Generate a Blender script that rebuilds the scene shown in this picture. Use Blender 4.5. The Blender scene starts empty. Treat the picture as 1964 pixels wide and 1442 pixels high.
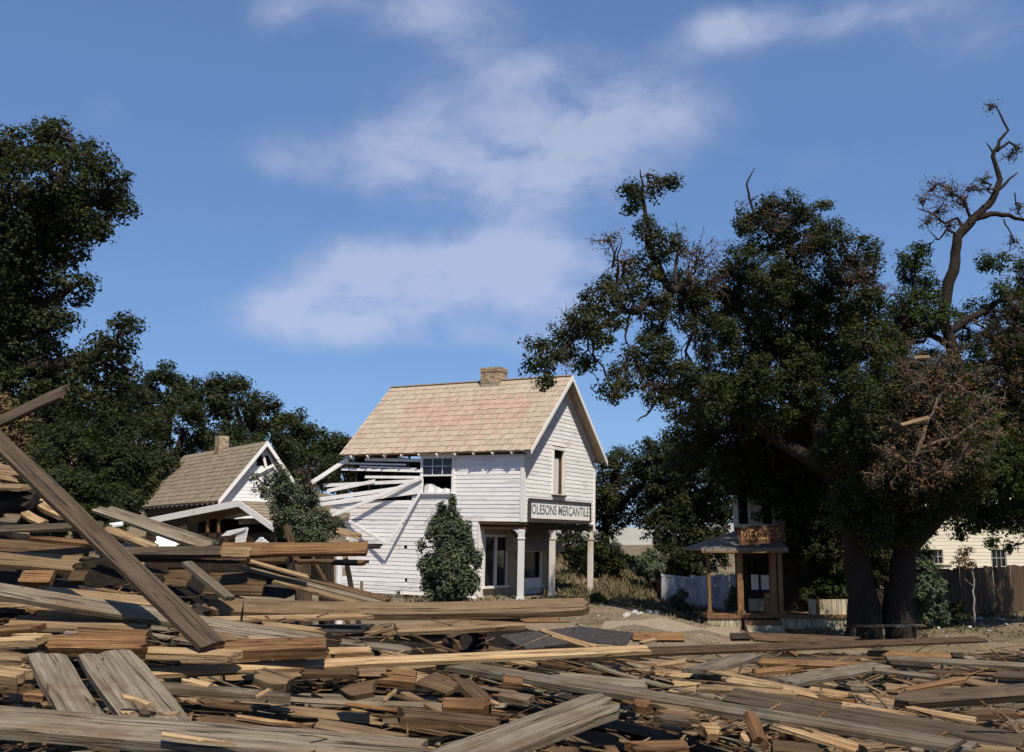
import bpy, math, random
import numpy as np
from mathutils import Vector, Matrix

random.seed(7)
RNG = np.random.default_rng(7)
R = math.radians
scene = bpy.context.scene
COL = scene.collection

# ------------------------------------------------------------------ camera
F, CX, CY, EYE = 2000.0, 982.0, 721.0, 1.9          # focal length and centre in photo pixels, eye height
PITCH = math.atan((1045 - 721) / F)
cam_data = bpy.data.cameras.new('camera')
cam = bpy.data.objects.new('camera', cam_data)
COL.objects.link(cam)
cam.location = (0, 0, EYE)
cam.rotation_euler = (R(90) + PITCH, 0, 0)
cam_data.sensor_width = 36
cam_data.lens = 36 * F / 1964
cam_data.clip_start = .05
cam_data.clip_end = 6000
scene.camera = cam
scene.render.resolution_x, scene.render.resolution_y = 1024, 752

# ------------------------------------------------------------------ light and sky
SUN = Vector((.493, -1.442, 2.2)).normalized()       # towards the sun: high, behind the viewer, a little to the right
sun_data = bpy.data.lights.new('sun', 'SUN')
sun_data.energy = 5.0
sun_data.angle = R(.53)
sun_data.color = (1, .91, .77)
sun = bpy.data.objects.new('sun', sun_data)
COL.objects.link(sun)
sun.rotation_euler = SUN.to_track_quat('Z', 'Y').to_euler()

scene.view_settings.view_transform = 'Standard'
scene.view_settings.look = 'None'
scene.view_settings.exposure = .28
scene.view_settings.gamma = 1
scene.view_settings.use_curve_mapping = False


def P(u, v, D):
    """the point that the camera sees at photo pixel (u, v), D metres ahead"""
    x = (u - CX) / F
    y = (CY - v) / F
    c, s = math.cos(PITCH), math.sin(PITCH)
    fy, fz = c - y * s, s + y * c
    k = D / fy
    return Vector((x * k, D, EYE + fz * k))


def ppm(D):
    return F / D


def sky_dir(u, v):
    return (P(u, v, 10) - Vector((0, 0, EYE))).normalized()


world = bpy.data.worlds.new('World')
scene.world = world
world.use_nodes = True
wt = world.node_tree
wt.nodes.clear()


def wn(kind, **kw):
    n = wt.nodes.new(kind)
    for k, val in kw.items():
        setattr(n, k, val)
    return n


def wm(op, a, b=None, c=None, clamp=False):
    n = wn('ShaderNodeMath', operation=op, use_clamp=clamp)
    for i, q in enumerate((a, b, c)):
        if q is None:
            continue
        if isinstance(q, (int, float)):
            n.inputs[i].default_value = q
        else:
            wt.links.new(q, n.inputs[i])
    return n.outputs[0]


def wdot(vec, d):
    n = wn('ShaderNodeVectorMath', operation='DOT_PRODUCT')
    wt.links.new(vec, n.inputs[0])
    n.inputs[1].default_value = d
    return n.outputs['Value']


wdir = wn('ShaderNodeTexCoord').outputs['Generated']
nish = wn('ShaderNodeTexSky', sky_type='NISHITA')
nish.sun_disc = False
nish.sun_elevation = math.asin(SUN.z)
nish.sun_rotation = math.atan2(SUN.x, SUN.y)
nish.altitude = 900
nish.air_density = 1.0
nish.dust_density = .6
nish.ozone_density = 3.0
# clouds: thin fair-weather cloud, denser where the photograph has its banks
n1 = wn('ShaderNodeTexNoise', noise_dimensions='3D')
n1.inputs['Scale'].default_value = 11
n1.inputs['Detail'].default_value = 12
n1.inputs['Roughness'].default_value = .6
n1.inputs['Distortion'].default_value = .25
mp = wn('ShaderNodeMapping')
mp.inputs['Scale'].default_value = (1.0, 1.0, 1.7)
mp.inputs['Location'].default_value = (3.1, 1.7, .4)
wt.links.new(wdir, mp.inputs['Vector'])
wt.links.new(mp.outputs[0], n1.inputs['Vector'])
noise = n1.outputs['Fac']
banks = [(560, 605, 120, 42, .75), (680, 570, 130, 50, .95), (830, 535, 150, 60, .95), (980, 500, 150, 62, .9), (1090, 560, 110, 90, .6), (780, 640, 230, 34, .4), (660, 490, 60, 40, .5),
         (1060, 250, 170, 90, .8), (1230, 220, 130, 70, .6), (800, 260, 120, 70, .6), (930, 340, 150, 60, .55), (580, 310, 100, 50, .5), (1120, 350, 140, 50, .45), (740, 350, 110, 40, .4),
         (1370, 45, 46, 34, .75), (1440, 40, 60, 30, .5), (1620, 35, 230, 34, .5), (1850, 70, 170, 60, .35), (540, 30, 60, 50, .6), (700, 20, 90, 50, .45), (860, 25, 120, 50, .55),
         (200, 215, 60, 35, .3), (1560, 340, 120, 60, .2), (1960, 480, 70, 120, .35), (1000, 130, 200, 40, .35)]
tot = None
for u, v, su, sv, wgt in banks:
    c = sky_dir(u, v)
    r = c.cross(Vector((0, 0, 1))).normalized()
    up = r.cross(c).normalized()
    dx = wm('DIVIDE', wdot(wdir, r), su * 1.12 / F)
    dy = wm('DIVIDE', wdot(wdir, up), sv * 1.1 / F)
    e = wm('ADD', wm('MULTIPLY', dx, dx), wm('MULTIPLY', dy, dy))
    g = wm('MULTIPLY', wm('EXPONENT', wm('MULTIPLY', e, -1)), wgt)
    g = wm('MULTIPLY', g, wm('GREATER_THAN', wdot(wdir, c), 0))
    tot = g if tot is None else wm('ADD', tot, g)
tot = wm('MINIMUM', tot, 1.1)
nz = wm('MULTIPLY', wm('SUBTRACT', noise, .5), 3.6)
thick = wm('MULTIPLY', wm('ADD', tot, wm('MULTIPLY', nz, wm('ADD', wm('MULTIPLY', tot, .75), .12))), .8, clamp=True)
ss = wn('ShaderNodeMapRange', interpolation_type='SMOOTHSTEP')
wt.links.new(thick, ss.inputs['Value'])
ss.inputs['From Min'].default_value = .05
ss.inputs['From Max'].default_value = 1.0
ss.inputs['To Max'].default_value = .56
gm = wn('ShaderNodeGamma')
gm.inputs['Gamma'].default_value = .6
wt.links.new(nish.outputs[0], gm.inputs['Color'])
hs = wn('ShaderNodeMixRGB', blend_type='MULTIPLY')
hs.inputs['Fac'].default_value = 1
hs.inputs['Color2'].default_value = (1.0, 1.37, 1.98, 1)
wt.links.new(gm.outputs[0], hs.inputs['Color1'])
mx = wn('ShaderNodeMixRGB')
wt.links.new(ss.outputs[0], mx.inputs['Fac'])
wt.links.new(hs.outputs['Color'], mx.inputs['Color1'])
mx.inputs['Color2'].default_value = (5.1, 5.4, 6.7, 1)
bg = wn('ShaderNodeBackground')
bg.inputs['Strength'].default_value = .1
wt.links.new(mx.outputs[0], bg.inputs['Color'])
wo = wn('ShaderNodeOutputWorld')
wt.links.new(bg.outputs[0], wo.inputs['Surface'])

# ------------------------------------------------------------------ materials
MAT = {}


class Nodes:
    """small helper round one material's node tree"""

    def __init__(self, name, rough=.8, spec=.25):
        self.m = bpy.data.materials.new(name)
        self.m.use_nodes = True
        self.t = self.m.node_tree
        self.b = self.t.nodes['Principled BSDF']
        self.b.inputs['Roughness'].default_value = rough
        self.b.inputs['Specular IOR Level'].default_value = spec
        MAT[name] = self.m

    def n(self, kind, **kw):
        q = self.t.nodes.new(kind)
        for k, v in kw.items():
            setattr(q, k, v)
        return q

    def link(self, a, b):
        self.t.links.new(a, b)

    def coords(self, scale=(1, 1, 1), per_object=True, kind='Object'):
        tc = self.n('ShaderNodeTexCoord')
        m = self.n('ShaderNodeMapping')
        m.inputs['Scale'].default_value = scale
        out = tc.outputs[kind]
        if per_object:
            oi = self.n('ShaderNodeObjectInfo')
            mul = self.n('ShaderNodeMath', operation='MULTIPLY')
            mul.inputs[1].default_value = 37.0
            self.link(oi.outputs['Random'], mul.inputs[0])
            ad = self.n('ShaderNodeVectorMath', operation='ADD')
            self.link(out, ad.inputs[0])
            self.link(mul.outputs[0], ad.inputs[1])
            out = ad.outputs[0]
        self.link(out, m.inputs['Vector'])
        return m.outputs[0]

    def noise(self, vec, scale, detail=5, rough=.6, dist=0):
        q = self.n('ShaderNodeTexNoise')
        q.inputs['Scale'].default_value = scale
        q.inputs['Detail'].default_value = detail
        q.inputs['Roughness'].default_value = rough
        q.inputs['Distortion'].default_value = dist
        self.link(vec, q.inputs['Vector'])
        return q.outputs['Fac']

    def ramp(self, fac, stops):
        q = self.n('ShaderNodeValToRGB')
        e = q.color_ramp.elements
        while len(e) < len(stops):
            e.new(.5)
        for k, (p, c) in enumerate(stops):
            e[k].position = p
            e[k].color = (*c, 1)
        self.link(fac, q.inputs['Fac'])
        return q.outputs['Color']

    def mix(self, fac, a, b, mode='MIX'):
        q = self.n('ShaderNodeMixRGB', blend_type=mode)
        for s, v in ((q.inputs['Fac'], fac), (q.inputs['Color1'], a), (q.inputs['Color2'], b)):
            if isinstance(v, (int, float)):
                s.default_value = v
            elif isinstance(v, tuple):
                s.default_value = (*v, 1)
            else:
                self.link(v, s)
        return q.outputs['Color']

    def vary(self, col, amount):
        """every object a little lighter or darker than the next"""
        oi = self.n('ShaderNodeObjectInfo')
        mr = self.n('ShaderNodeMapRange')
        self.link(oi.outputs['Random'], mr.inputs['Value'])
        mr.inputs['To Min'].default_value = 1 - amount
        mr.inputs['To Max'].default_value = 1 + amount
        h = self.n('ShaderNodeHueSaturation')
        self.link(mr.outputs[0], h.inputs['Value'])
        self.link(col, h.inputs['Color'])
        return h.outputs['Color']

    def bump(self, fac, strength, dist=.01):
        q = self.n('ShaderNodeBump')
        q.inputs['Strength'].default_value = strength
        q.inputs['Distance'].default_value = dist
        self.link(fac, q.inputs['Height'])
        self.link(q.outputs[0], self.b.inputs['Normal'])

    def color(self, c):
        if isinstance(c, tuple):
            self.b.inputs['Base Color'].default_value = (*c, 1)
        else:
            self.link(c, self.b.inputs['Base Color'])
        return self.m


def wood(name, dark, mid, light, stain=(.09, .06, .04), stain_amt=.35, vary=.22, axis=0, grain=38, bump=.5):
    k = Nodes(name, .82, .2)
    sc = [grain, grain, grain]
    sc[axis] = 1.6
    vec = k.coords(tuple(sc))
    g = k.noise(vec, 1.0, 6, .65, .6)
    col = k.ramp(g, [(.28, dark), (.5, mid), (.72, light)])
    v2 = k.coords((1, 1, 1))
    s = k.noise(v2, 2.6, 5, .65)
    sm = k.n('ShaderNodeMapRange')
    k.link(s, sm.inputs['Value'])
    sm.inputs['From Min'].default_value = .48
    sm.inputs['From Max'].default_value = .78
    sm.inputs['To Max'].default_value = stain_amt * 2
    col = k.mix(sm.outputs[0], col, stain)
    cs = [15, 15, 15]
    cs[axis] = .4
    cr = k.noise(k.coords(tuple(cs)), 1.0, 3, .5, .4)
    col = k.mix(k.ramp(cr, [(.484, (0, 0, 0)), (.497, (1, 1, 1)), (.503, (1, 1, 1)), (.516, (0, 0, 0))]), col, tuple(c * .3 for c in dark))
    vo = k.n('ShaderNodeTexVoronoi')
    vo.inputs['Scale'].default_value = 5.5
    k.link(v2, vo.inputs['Vector'])
    col = k.mix(k.ramp(vo.outputs['Distance'], [(.03, (1, 1, 1)), (.10, (0, 0, 0))]), col, tuple(c * .4 for c in dark))
    f = k.noise(v2, 55, 3, .7)
    col = k.mix(k.ramp(f, [(.62, (0, 0, 0)), (.74, (1, 1, 1))]), col, tuple(c * .45 for c in dark))
    col = k.vary(col, vary)
    k.bump(g, bump, .012)
    return k.color(col)


wood('weathered_grey_wood', (.07, .053, .034), (.15, .123, .087), (.228, .196, .148), stain=(.085, .048, .022), stain_amt=.55)
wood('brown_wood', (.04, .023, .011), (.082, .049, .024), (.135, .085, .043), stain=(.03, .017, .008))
wood('umber_wood', (.038, .026, .016), (.07, .05, .032), (.105, .078, .052), stain=(.03, .019, .012), vary=.12)
wood('tan_wood', (.095, .056, .027), (.185, .122, .063), (.275, .195, .11), stain=(.075, .037, .015))
wood('orange_wood', (.078, .036, .014), (.162, .086, .036), (.255, .147, .067), stain=(.06, .025, .009), stain_amt=.5)
wood('yellow_wood', (.165, .098, .045), (.30, .20, .105), (.42, .305, .175), stain=(.17, .075, .024), stain_amt=.5)
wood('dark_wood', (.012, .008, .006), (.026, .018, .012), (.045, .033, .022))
wood('post_brown_paint', (.11, .057, .027), (.195, .107, .053), (.28, .165, .085), axis=2, stain=(.1, .05, .025))
wood('fence_brown_wood', (.045, .03, .02), (.08, .055, .037), (.12, .085, .06), axis=2, vary=.3)
wood('fence_pale_wash', (.30, .31, .33), (.48, .50, .54), (.60, .62, .66), axis=2, vary=.22, stain=(.17, .14, .11), stain_amt=.4)
wood('pale_skirt_wood', (.27, .23, .15), (.40, .35, .235), (.50, .44, .31), axis=2, stain=(.22, .18, .11))


def paint(name, base, under, worn=.5, axis=1, vary=.06):
    """old paint worn through to the wood in streaks along the board"""
    k = Nodes(name, .7, .25)
    sc = [30, 30, 30]
    sc[axis] = 1.3
    g = k.noise(k.coords(tuple(sc)), 1.0, 7, .68, .3)
    b = k.noise(k.coords((1, 1, 1)), .9, 4, .6)
    ad = k.n('ShaderNodeMath', operation='MULTIPLY_ADD')
    k.link(b, ad.inputs[0])
    ad.inputs[1].default_value = .55
    k.link(g, ad.inputs[2])
    wear = k.ramp(ad.outputs[0], [(worn + .26, (0, 0, 0)), (worn + .42, (1, 1, 1))])
    tone = k.ramp(g, [(.3, tuple(c * .86 for c in base)), (.6, base)])
    col = k.mix(wear, tone, under)
    k.bump(g, .3, .006)
    return k.color(k.vary(col, vary))


paint('white_paint_siding', (.80, .765, .745), (.40, .35, .31), .56, 1)
paint('white_paint_front', (.83, .805, .795), (.40, .36, .32), .56, 0)  # lightened in colour to make up for weaker light on the front
paint('white_paint_trim', (.79, .76, .73), (.42, .36, .30), .62, 2)
paint('cream_paint', (.66, .61, .48), (.45, .38, .28), .60, 0, .04)
paint('pink_worn_post', (.72, .67, .62), (.50, .36, .28), .48, 2)


def plain(name, col, rough=.8, spec=.2, scale=6, amt=.25, bump=.2):
    k = Nodes(name, rough, spec)
    v = k.coords((1, 1, 1))
    g = k.noise(v, scale, 6, .65)
    c = k.ramp(g, [(.3, tuple(x * (1 - amt) for x in col)), (.7, tuple(min(1, x * (1 + amt)) for x in col))])
    k.bump(g, bump, .02)
    return k.color(k.vary(c, .12))


plain('tar_paper', (.042, .037, .034), .85, .12, 20, .4, .5)
plain('interior_dark', (.02, .016, .013), .9, .1)  # near-black colour stands in for unlit rooms and hollows
plain('sign_dark', (.055, .04, .034), .7)
plain('sign_white', (.74, .72, .68), .7, .2, 9, .12)
plain('sign_brown', (.075, .036, .018), .7, .2, 9, .3)
plain('letter_grey', (.16, .16, .19), .8, .1, 25, .5)
plain('letter_gold', (.34, .18, .065), .7, .2, 20, .3)
plain('curtain_cloth', (.68, .66, .64), .95, .1, 5, .12)
plain('rock_pale', (.42, .40, .36), .9, .1, 9, .35, .6)
plain('concrete', (.225, .182, .128), .9, .1, 5, .22, .3)
plain('wire_metal', (.30, .29, .27), .6, .4)
plain('soffit_tan', (.34, .27, .19), .85)
plain('slate_shingle', (.19, .175, .165), .85, .2, 7, .3)
plain('plaster', (.36, .30, .22), .9, .1, 3, .2)

k = Nodes('window_glass', .08, .5)
k.color((.012, .012, .015))
k = Nodes('tan_brick', .9, .1)
v = k.coords((1, 1, 1))
g = k.noise(v, 14, 5, .7)
c = k.ramp(g, [(.3, (.24, .165, .10)), (.55, (.40, .30, .20)), (.75, (.50, .40, .29))])
k.bump(g, .5, .02)
k.color(k.vary(c, .35))
plain('mortar', (.30, .25, .19), .95, .1, 25, .3)


def shingle(name, a, b, c):
    k = Nodes(name, .9, .1)
    at = k.n('ShaderNodeAttribute')
    at.attribute_name = 'tint'
    g = k.noise(k.coords((1, 1, 1), False), 22, 5, .7)
    ad = k.n('ShaderNodeMath', operation='MULTIPLY_ADD')
    k.link(g, ad.inputs[0])
    ad.inputs[1].default_value = .7
    ml = k.n('ShaderNodeMath', operation='MULTIPLY_ADD')
    k.link(at.outputs['Fac'], ml.inputs[0])
    ml.inputs[1].default_value = .28
    ml.inputs[2].default_value = .02
    k.link(ml.outputs[0], ad.inputs[2])
    col = k.ramp(ad.outputs[0], [(.2, a), (.5, b), (.85, c)])
    k.bump(g, .4, .01)
    return k.color(col)


shingle('tan_shingle', (.26, .20, .145), (.375, .30, .225), (.46, .38, .295))
shingle('pink_shingle', (.265, .18, .135), (.385, .275, .21), (.47, .35, .28))
shingle('brown_shingle', (.13, .105, .075), (.215, .175, .125), (.30, .25, .185))


def leafy(name, stops, trans=.2, rough=.6, spec=.12):
    k = Nodes(name, rough, spec)
    at = k.n('ShaderNodeAttribute')
    at.attribute_name = 'tint'
    col = k.ramp(at.outputs['Fac'], stops)
    k.color(col)
    tr = k.n('ShaderNodeBsdfTranslucent')
    k.link(k.mix(.5, col, (.10, .13, .02)), tr.inputs['Color'])
    ms = k.n('ShaderNodeMixShader')
    ms.inputs[0].default_value = trans
    k.link(k.b.outputs[0], ms.inputs[1])
    k.link(tr.outputs[0], ms.inputs[2])
    k.link(ms.outputs[0], k.t.nodes['Material Output'].inputs['Surface'])
    return k.m


leafy('oak_leaves', [(0, (.013, .019, .007)), (.4, (.026, .034, .011)), (.62, (.046, .052, .018)), (.8, (.072, .062, .026)), (1, (.11, .06, .025))])
leafy('fresh_leaves', [(0, (.017, .03, .007)), (.5, (.034, .054, .013)), (.8, (.064, .074, .021)), (1, (.10, .068, .027))])
leafy('juniper_leaves', [(0, (.036, .052, .03)), (.4, (.072, .094, .055)), (.75, (.125, .142, .086)), (1, (.18, .14, .08))])
leafy('dry_leaves', [(0, (.08, .05, .022)), (.5, (.16, .105, .05)), (1, (.28, .20, .10))], .15, .8, .1)
leafy('dead_leaves', [(0, (.045, .03, .019)), (.5, (.09, .058, .035)), (1, (.20, .105, .042))], .1, .8, .1)
leafy('dry_grass_blades', [(0, (.07, .056, .03)), (.5, (.135, .108, .062)), (.8, (.20, .165, .10)), (1, (.07, .07, .03))], .15, .8, .1)
plain('bark', (.03, .023, .018), .95, .1, 16, .5, .9)
plain('bare_twig', (.055, .041, .032), .95, .1, 16, .3, .3)
plain('dry_twig', (.125, .088, .062), .95, .1, 16, .35, .3)
plain('pale_bark', (.26, .24, .21), .9, .1, 10, .3, .4)

k = Nodes('dusty_ground', .95, .08)
v = k.coords((1, 1, 1), False)
big = k.noise(v, .22, 5, .6)
fine = k.noise(v, 9, 6, .7)
mid_ = k.noise(v, 1.7, 5, .65)
dirt = k.ramp(fine, [(.3, (.125, .094, .06)), (.55, (.205, .158, .105)), (.75, (.29, .235, .165))])
grass = k.ramp(mid_, [(.3, (.065, .053, .03)), (.55, (.115, .092, .055)), (.75, (.17, .14, .09))])
col = k.mix(k.ramp(big, [(.42, (0, 0, 0)), (.6, (1, 1, 1))]), dirt, grass)
k.bump(fine, .6, .04)
k.color(col)
k = Nodes('rubble_gap_shade', .95, .08)
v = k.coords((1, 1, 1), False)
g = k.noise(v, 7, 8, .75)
col = k.ramp(g, [(.3, (.008, .006, .004)), (.5, (.018, .013, .009)), (.7, (.04, .028, .018)), (.82, (.09, .062, .037))])  # near-black stops put the shade between planks into the dirt colour
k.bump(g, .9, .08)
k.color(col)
plain('far_hill', (.26, .25, .22), .95, .05, .02, .2, 0)

# ------------------------------------------------------------------ mesh helpers


class MB:
    """collects shapes; build() links them as ONE mesh object"""

    def __init__(self):
        self.v, self.f, self.mi = [], [], []

    def face(self, pts, mi=0):
        n = len(self.v)
        self.v += [tuple(p) for p in pts]
        self.f.append(tuple(range(n, n + len(pts))))
        self.mi.append(mi)

    def hexa(self, p, mi=0):
        """eight points: bottom ring then top ring, both counter-clockwise from above"""
        n = len(self.v)
        self.v += [tuple(q) for q in p]
        for q in ((3, 2, 1, 0), (4, 5, 6, 7), (0, 1, 5, 4), (1, 2, 6, 5), (2, 3, 7, 6), (3, 0, 4, 7)):
            self.f.append(tuple(n + i for i in q))
            self.mi.append(mi)

    def box(self, a, b, mi=0):
        (x0, y0, z0), (x1, y1, z1) = a, b
        x0, x1 = min(x0, x1), max(x0, x1)
        y0, y1 = min(y0, y1), max(y0, y1)
        z0, z1 = min(z0, z1), max(z0, z1)
        self.hexa([(x0, y0, z0), (x1, y0, z0), (x1, y1, z0), (x0, y1, z0), (x0, y0, z1), (x1, y0, z1), (x1, y1, z1), (x0, y1, z1)], mi)

    def bar(self, p, q, w, t, up=(0, 0, 1), mi=0):
        """straight bar from p to q, w across, t along the 'up' side"""
        p, q = Vector(p), Vector(q)
        l = (q - p).normalized()
        s = l.cross(Vector(up))
        if s.length < 1e-4:
            s = l.cross(Vector((1, 0, 0)))
        s.normalize()
        n = s.cross(l)
        o = [(-w / 2, -t / 2), (w / 2, -t / 2), (w / 2, t / 2), (-w / 2, t / 2)]
        self.hexa([p + s * a + n * b for a, b in o] + [q + s * a + n * b for a, b in o], mi)

    def prism(self, prof, d, mi=0):
        """closed profile extruded by vector d"""
        d = Vector(d)
        a = [Vector(p) for p in prof]
        b = [p + d for p in a]
        m = len(a)
        n = len(self.v)
        self.v += [tuple(p) for p in a + b]
        self.f.append(tuple(range(n + m - 1, n - 1, -1)))
        self.f.append(tuple(range(n + m, n + 2 * m)))
        self.mi += [mi, mi]
        for i in range(m):
            j = (i + 1) % m
            self.f.append((n + i, n + j, n + m + j, n + m + i))
            self.mi.append(mi)

    def tube(self, pts, rad, k=6, mi=0):
        pts = [Vector(p) for p in pts]
        n0 = len(self.v)
        for i, p in enumerate(pts):
            t = (pts[min(i + 1, len(pts) - 1)] - pts[max(i - 1, 0)])
            if t.length < 1e-6:
                t = Vector((0, 0, 1))
            t.normalize()
            a = t.cross(Vector((.13, .98, .11)))
            if a.length < 1e-3:
                a = t.cross(Vector((1, 0, 0)))
            a.normalize()
            b = t.cross(a)
            for j in range(k):
                an = 2 * math.pi * j / k
                self.v.append(tuple(p + (a * math.cos(an) + b * math.sin(an)) * rad[i]))
        for i in range(len(pts) - 1):
            for j in range(k):
                q = (j + 1) % k
                self.f.append((n0 + i * k + j, n0 + i * k + q, n0 + (i + 1) * k + q, n0 + (i + 1) * k + j))
                self.mi.append(mi)
        self.f.append(tuple(n0 + j for j in range(k))[::-1])
        self.f.append(tuple(n0 + (len(pts) - 1) * k + j for j in range(k)))
        self.mi += [mi, mi]

    def build(self, name, mats, parent=None, smooth=False, tints=None):
        me = bpy.data.meshes.new(name)
        me.from_pydata(self.v, [], self.f)
        if isinstance(mats, str):
            mats = [mats]
        for q in mats:
            me.materials.append(MAT[q])
        if len(mats) > 1:
            me.polygons.foreach_set('material_index', self.mi)
        if smooth:
            me.polygons.foreach_set('use_smooth', [True] * len(self.f))
        if tints is not None:
            at = me.attributes.new('tint', 'FLOAT', 'FACE')
            at.data.foreach_set('value', tints)
        me.update()
        o = bpy.data.objects.new(name, me)
        COL.objects.link(o)
        if parent is not None:
            o.parent = parent
        return o


def tag(o, label=None, cat=None, group=None, kind=None):
    for key, val in (('label', label), ('category', cat), ('group', group), ('kind', kind or ('thing' if cat else None))):
        if val:
            o[key] = val
    return o


def empty(name, loc=(0, 0, 0), rot=(0, 0, 0), label=None, cat=None, group=None):
    o = bpy.data.objects.new(name, None)
    COL.objects.link(o)
    o.location = loc
    o.rotation_euler = rot
    o.empty_display_size = .2
    return tag(o, label, cat, group)


def part(mb, name, mat, parent, **kw):
    o = mb.build(name, mat, parent, **{a: b for a, b in kw.items() if a in ('smooth', 'tints')})
    if kw.get('kind'):
        o['kind'] = kw['kind']
    if kw.get('label'):
        o['label'] = kw['label']
    return o


def boxpart(name, mat, parent, a, b, **kw):
    m = MB()
    m.box(a, b)
    return part(m, name, mat, parent, **kw)


# ------------------------------------------------------------------ ground


def sstep(a, b, x):
    t = np.clip((x - a) / (b - a), 0, 1)
    return t * t * (3 - 2 * t)


def gz(x, y):
    """height of the bare ground"""
    x, y = np.asarray(x, float), np.asarray(y, float)
    z = -1.0 * sstep(2.2, 8, x) + .25 * sstep(13, 26, x)
    z = z + 1.9 * sstep(41, 56, y) * sstep(-1, 4, x) * (1 - sstep(9, 16, x))          # grassy bank behind the store
    z = z + sstep(50, 92, y) * np.clip((-x - 5) * .36, 0, 16)                           # wooded hillside on the left
    z = z + sstep(200, 600, y) * (2 + 1 * np.sin(x * .01))
    z = z + .05 * np.sin(x * 1.3 + y * .7) + .04 * np.sin(x * .6 - y * 1.1)
    return z


def grid_mesh(name, X, Y, Z, mat):
    ny, nx = X.shape
    co = np.stack([X, Y, Z], -1).reshape(-1, 3)
    idx = np.arange(ny * nx).reshape(ny, nx)
    q = np.stack([idx[:-1, :-1], idx[:-1, 1:], idx[1:, 1:], idx[1:, :-1]], -1).reshape(-1, 4)
    me = bpy.data.meshes.new(name)
    fast_mesh(me, co, q)
    me.materials.append(MAT[mat])
    me.polygons.foreach_set('use_smooth', np.ones(len(q), bool))
    o = bpy.data.objects.new(name, me)
    COL.objects.link(o)
    return o


def fast_mesh(me, co, faces):
    nf, k = faces.shape
    me.vertices.add(len(co))
    me.vertices.foreach_set('co', np.ascontiguousarray(co, dtype=np.float32).ravel())
    me.loops.add(nf * k)
    me.loops.foreach_set('vertex_index', np.ascontiguousarray(faces, dtype=np.int32).ravel())
    me.polygons.add(nf)
    me.polygons.foreach_set('loop_start', np.arange(0, nf * k, k, dtype=np.int32))
    me.update(calc_edges=True)


xs = np.concatenate([-np.geomspace(900, 42, 14), np.linspace(-40, 40, 161), np.geomspace(42, 900, 14)])
ys = np.concatenate([-np.geomspace(300, 22, 8), np.linspace(-20, 110, 200), np.geomspace(114, 1500, 22)])
X, Y = np.meshgrid(xs, ys)
tag(grid_mesh('ground', X, Y, gz(X, Y), 'dusty_ground'), kind='structure')

# far pale ridge in the gap between the trees
m = MB()
xr = np.linspace(-700, 900, 60)
hr = 12 + 4 * np.sin(xr * .011) + 2.5 * np.sin(xr * .037 + 1) + 1.5 * np.sin(xr * .09)
for i in range(59):
    m.face([(xr[i], 700, -5), (xr[i + 1], 700, -5), (xr[i + 1], 760, hr[i + 1]), (xr[i], 760, hr[i])])
    m.face([(xr[i], 760, hr[i]), (xr[i + 1], 760, hr[i + 1]), (xr[i + 1], 860, -5), (xr[i], 860, -5)])
tag(m.build('distant_hill', 'far_hill'), kind='structure')

# height of the top of the wreckage, by bearing a = x / y and distance
AK = np.array([-.9, -.5, -.33, -.25, -.15, 0, .1, .2, .3, .5, .9])
HT = {
    -.9: [(2, .8), (4.6, 1.0), (6.8, 1.3), (8.5, 1.7), (11, 2.4), (13, 2.0), (16, .2), (34, -.2)],
    -.5: [(2, .8), (4.6, 1.05), (5.5, 1.1), (6.8, 1.2), (8.5, 1.45), (10, 1.85), (11, 2.25), (12, 2.2), (14, 1.3), (17, .7), (21, .25), (25, -.4), (34, -.5)],
    -.33: [(2, .8), (4.6, 1.05), (5.5, 1.1), (6.8, 1.18), (8.5, 1.4), (9.6, 1.72), (10.5, 1.8), (11.5, 1.6), (15, 1.5), (18, .85), (21, .3), (25, -.4), (34, -.5)],
    -.25: [(2, .8), (4.6, 1.05), (5.5, 1.08), (6.8, 1.15), (8, 1.33), (9, 1.42), (10, 1.34), (11, 1.3), (14, 1.2), (18, .7), (21, .3), (25, -.4), (34, -.5)],
    -.15: [(2, .8), (4.6, 1.04), (5.5, 1.04), (7, 1.1), (8.5, 1.34), (9, 1.34), (10, 1.05), (12, .8), (16, .55), (20, .25), (24, -.4), (34, -.5)],
    0: [(2, .8), (4.6, 1.0), (5.5, .98), (7, .98), (8.5, 1.22), (9.2, 1.24), (10.5, .97), (12.5, .85), (16, .68), (20, .4), (23, -.4), (34, -.6)],
    .1: [(2, .8), (4.6, 1.0), (5.5, .94), (7, .9), (8.5, .88), (11, .76), (12.5, .6), (16, .38), (20, .05), (23, -.4), (34, -1.3)],
    .2: [(2, .75), (5.5, .85), (7, .72), (9, .58), (12, .36), (16, .08), (22, -.25), (27, -.55), (32, -1.1), (40, -1.6)],
    .3: [(2, .75), (5.5, .85), (7, .66), (9, .52), (12.5, .3), (16, .08), (22, -.28), (27, -.58), (31, -1.0), (40, -1.6)],
    .5: [(2, .75), (5.5, .85), (7, .66), (9, .52), (12.5, .3), (16, .08), (22, -.28), (27, -.58), (31, -1.0), (40, -1.6)],
    .9: [(2, .7), (5.5, .8), (9, .45), (16, 0), (22, -.4), (31, -1.1), (40, -1.6)],
}
DK = np.linspace(2, 40, 153)
TAB = np.array([np.interp(DK, [q[0] for q in HT[a]], [q[1] for q in HT[a]]) for a in AK.tolist()])


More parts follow.
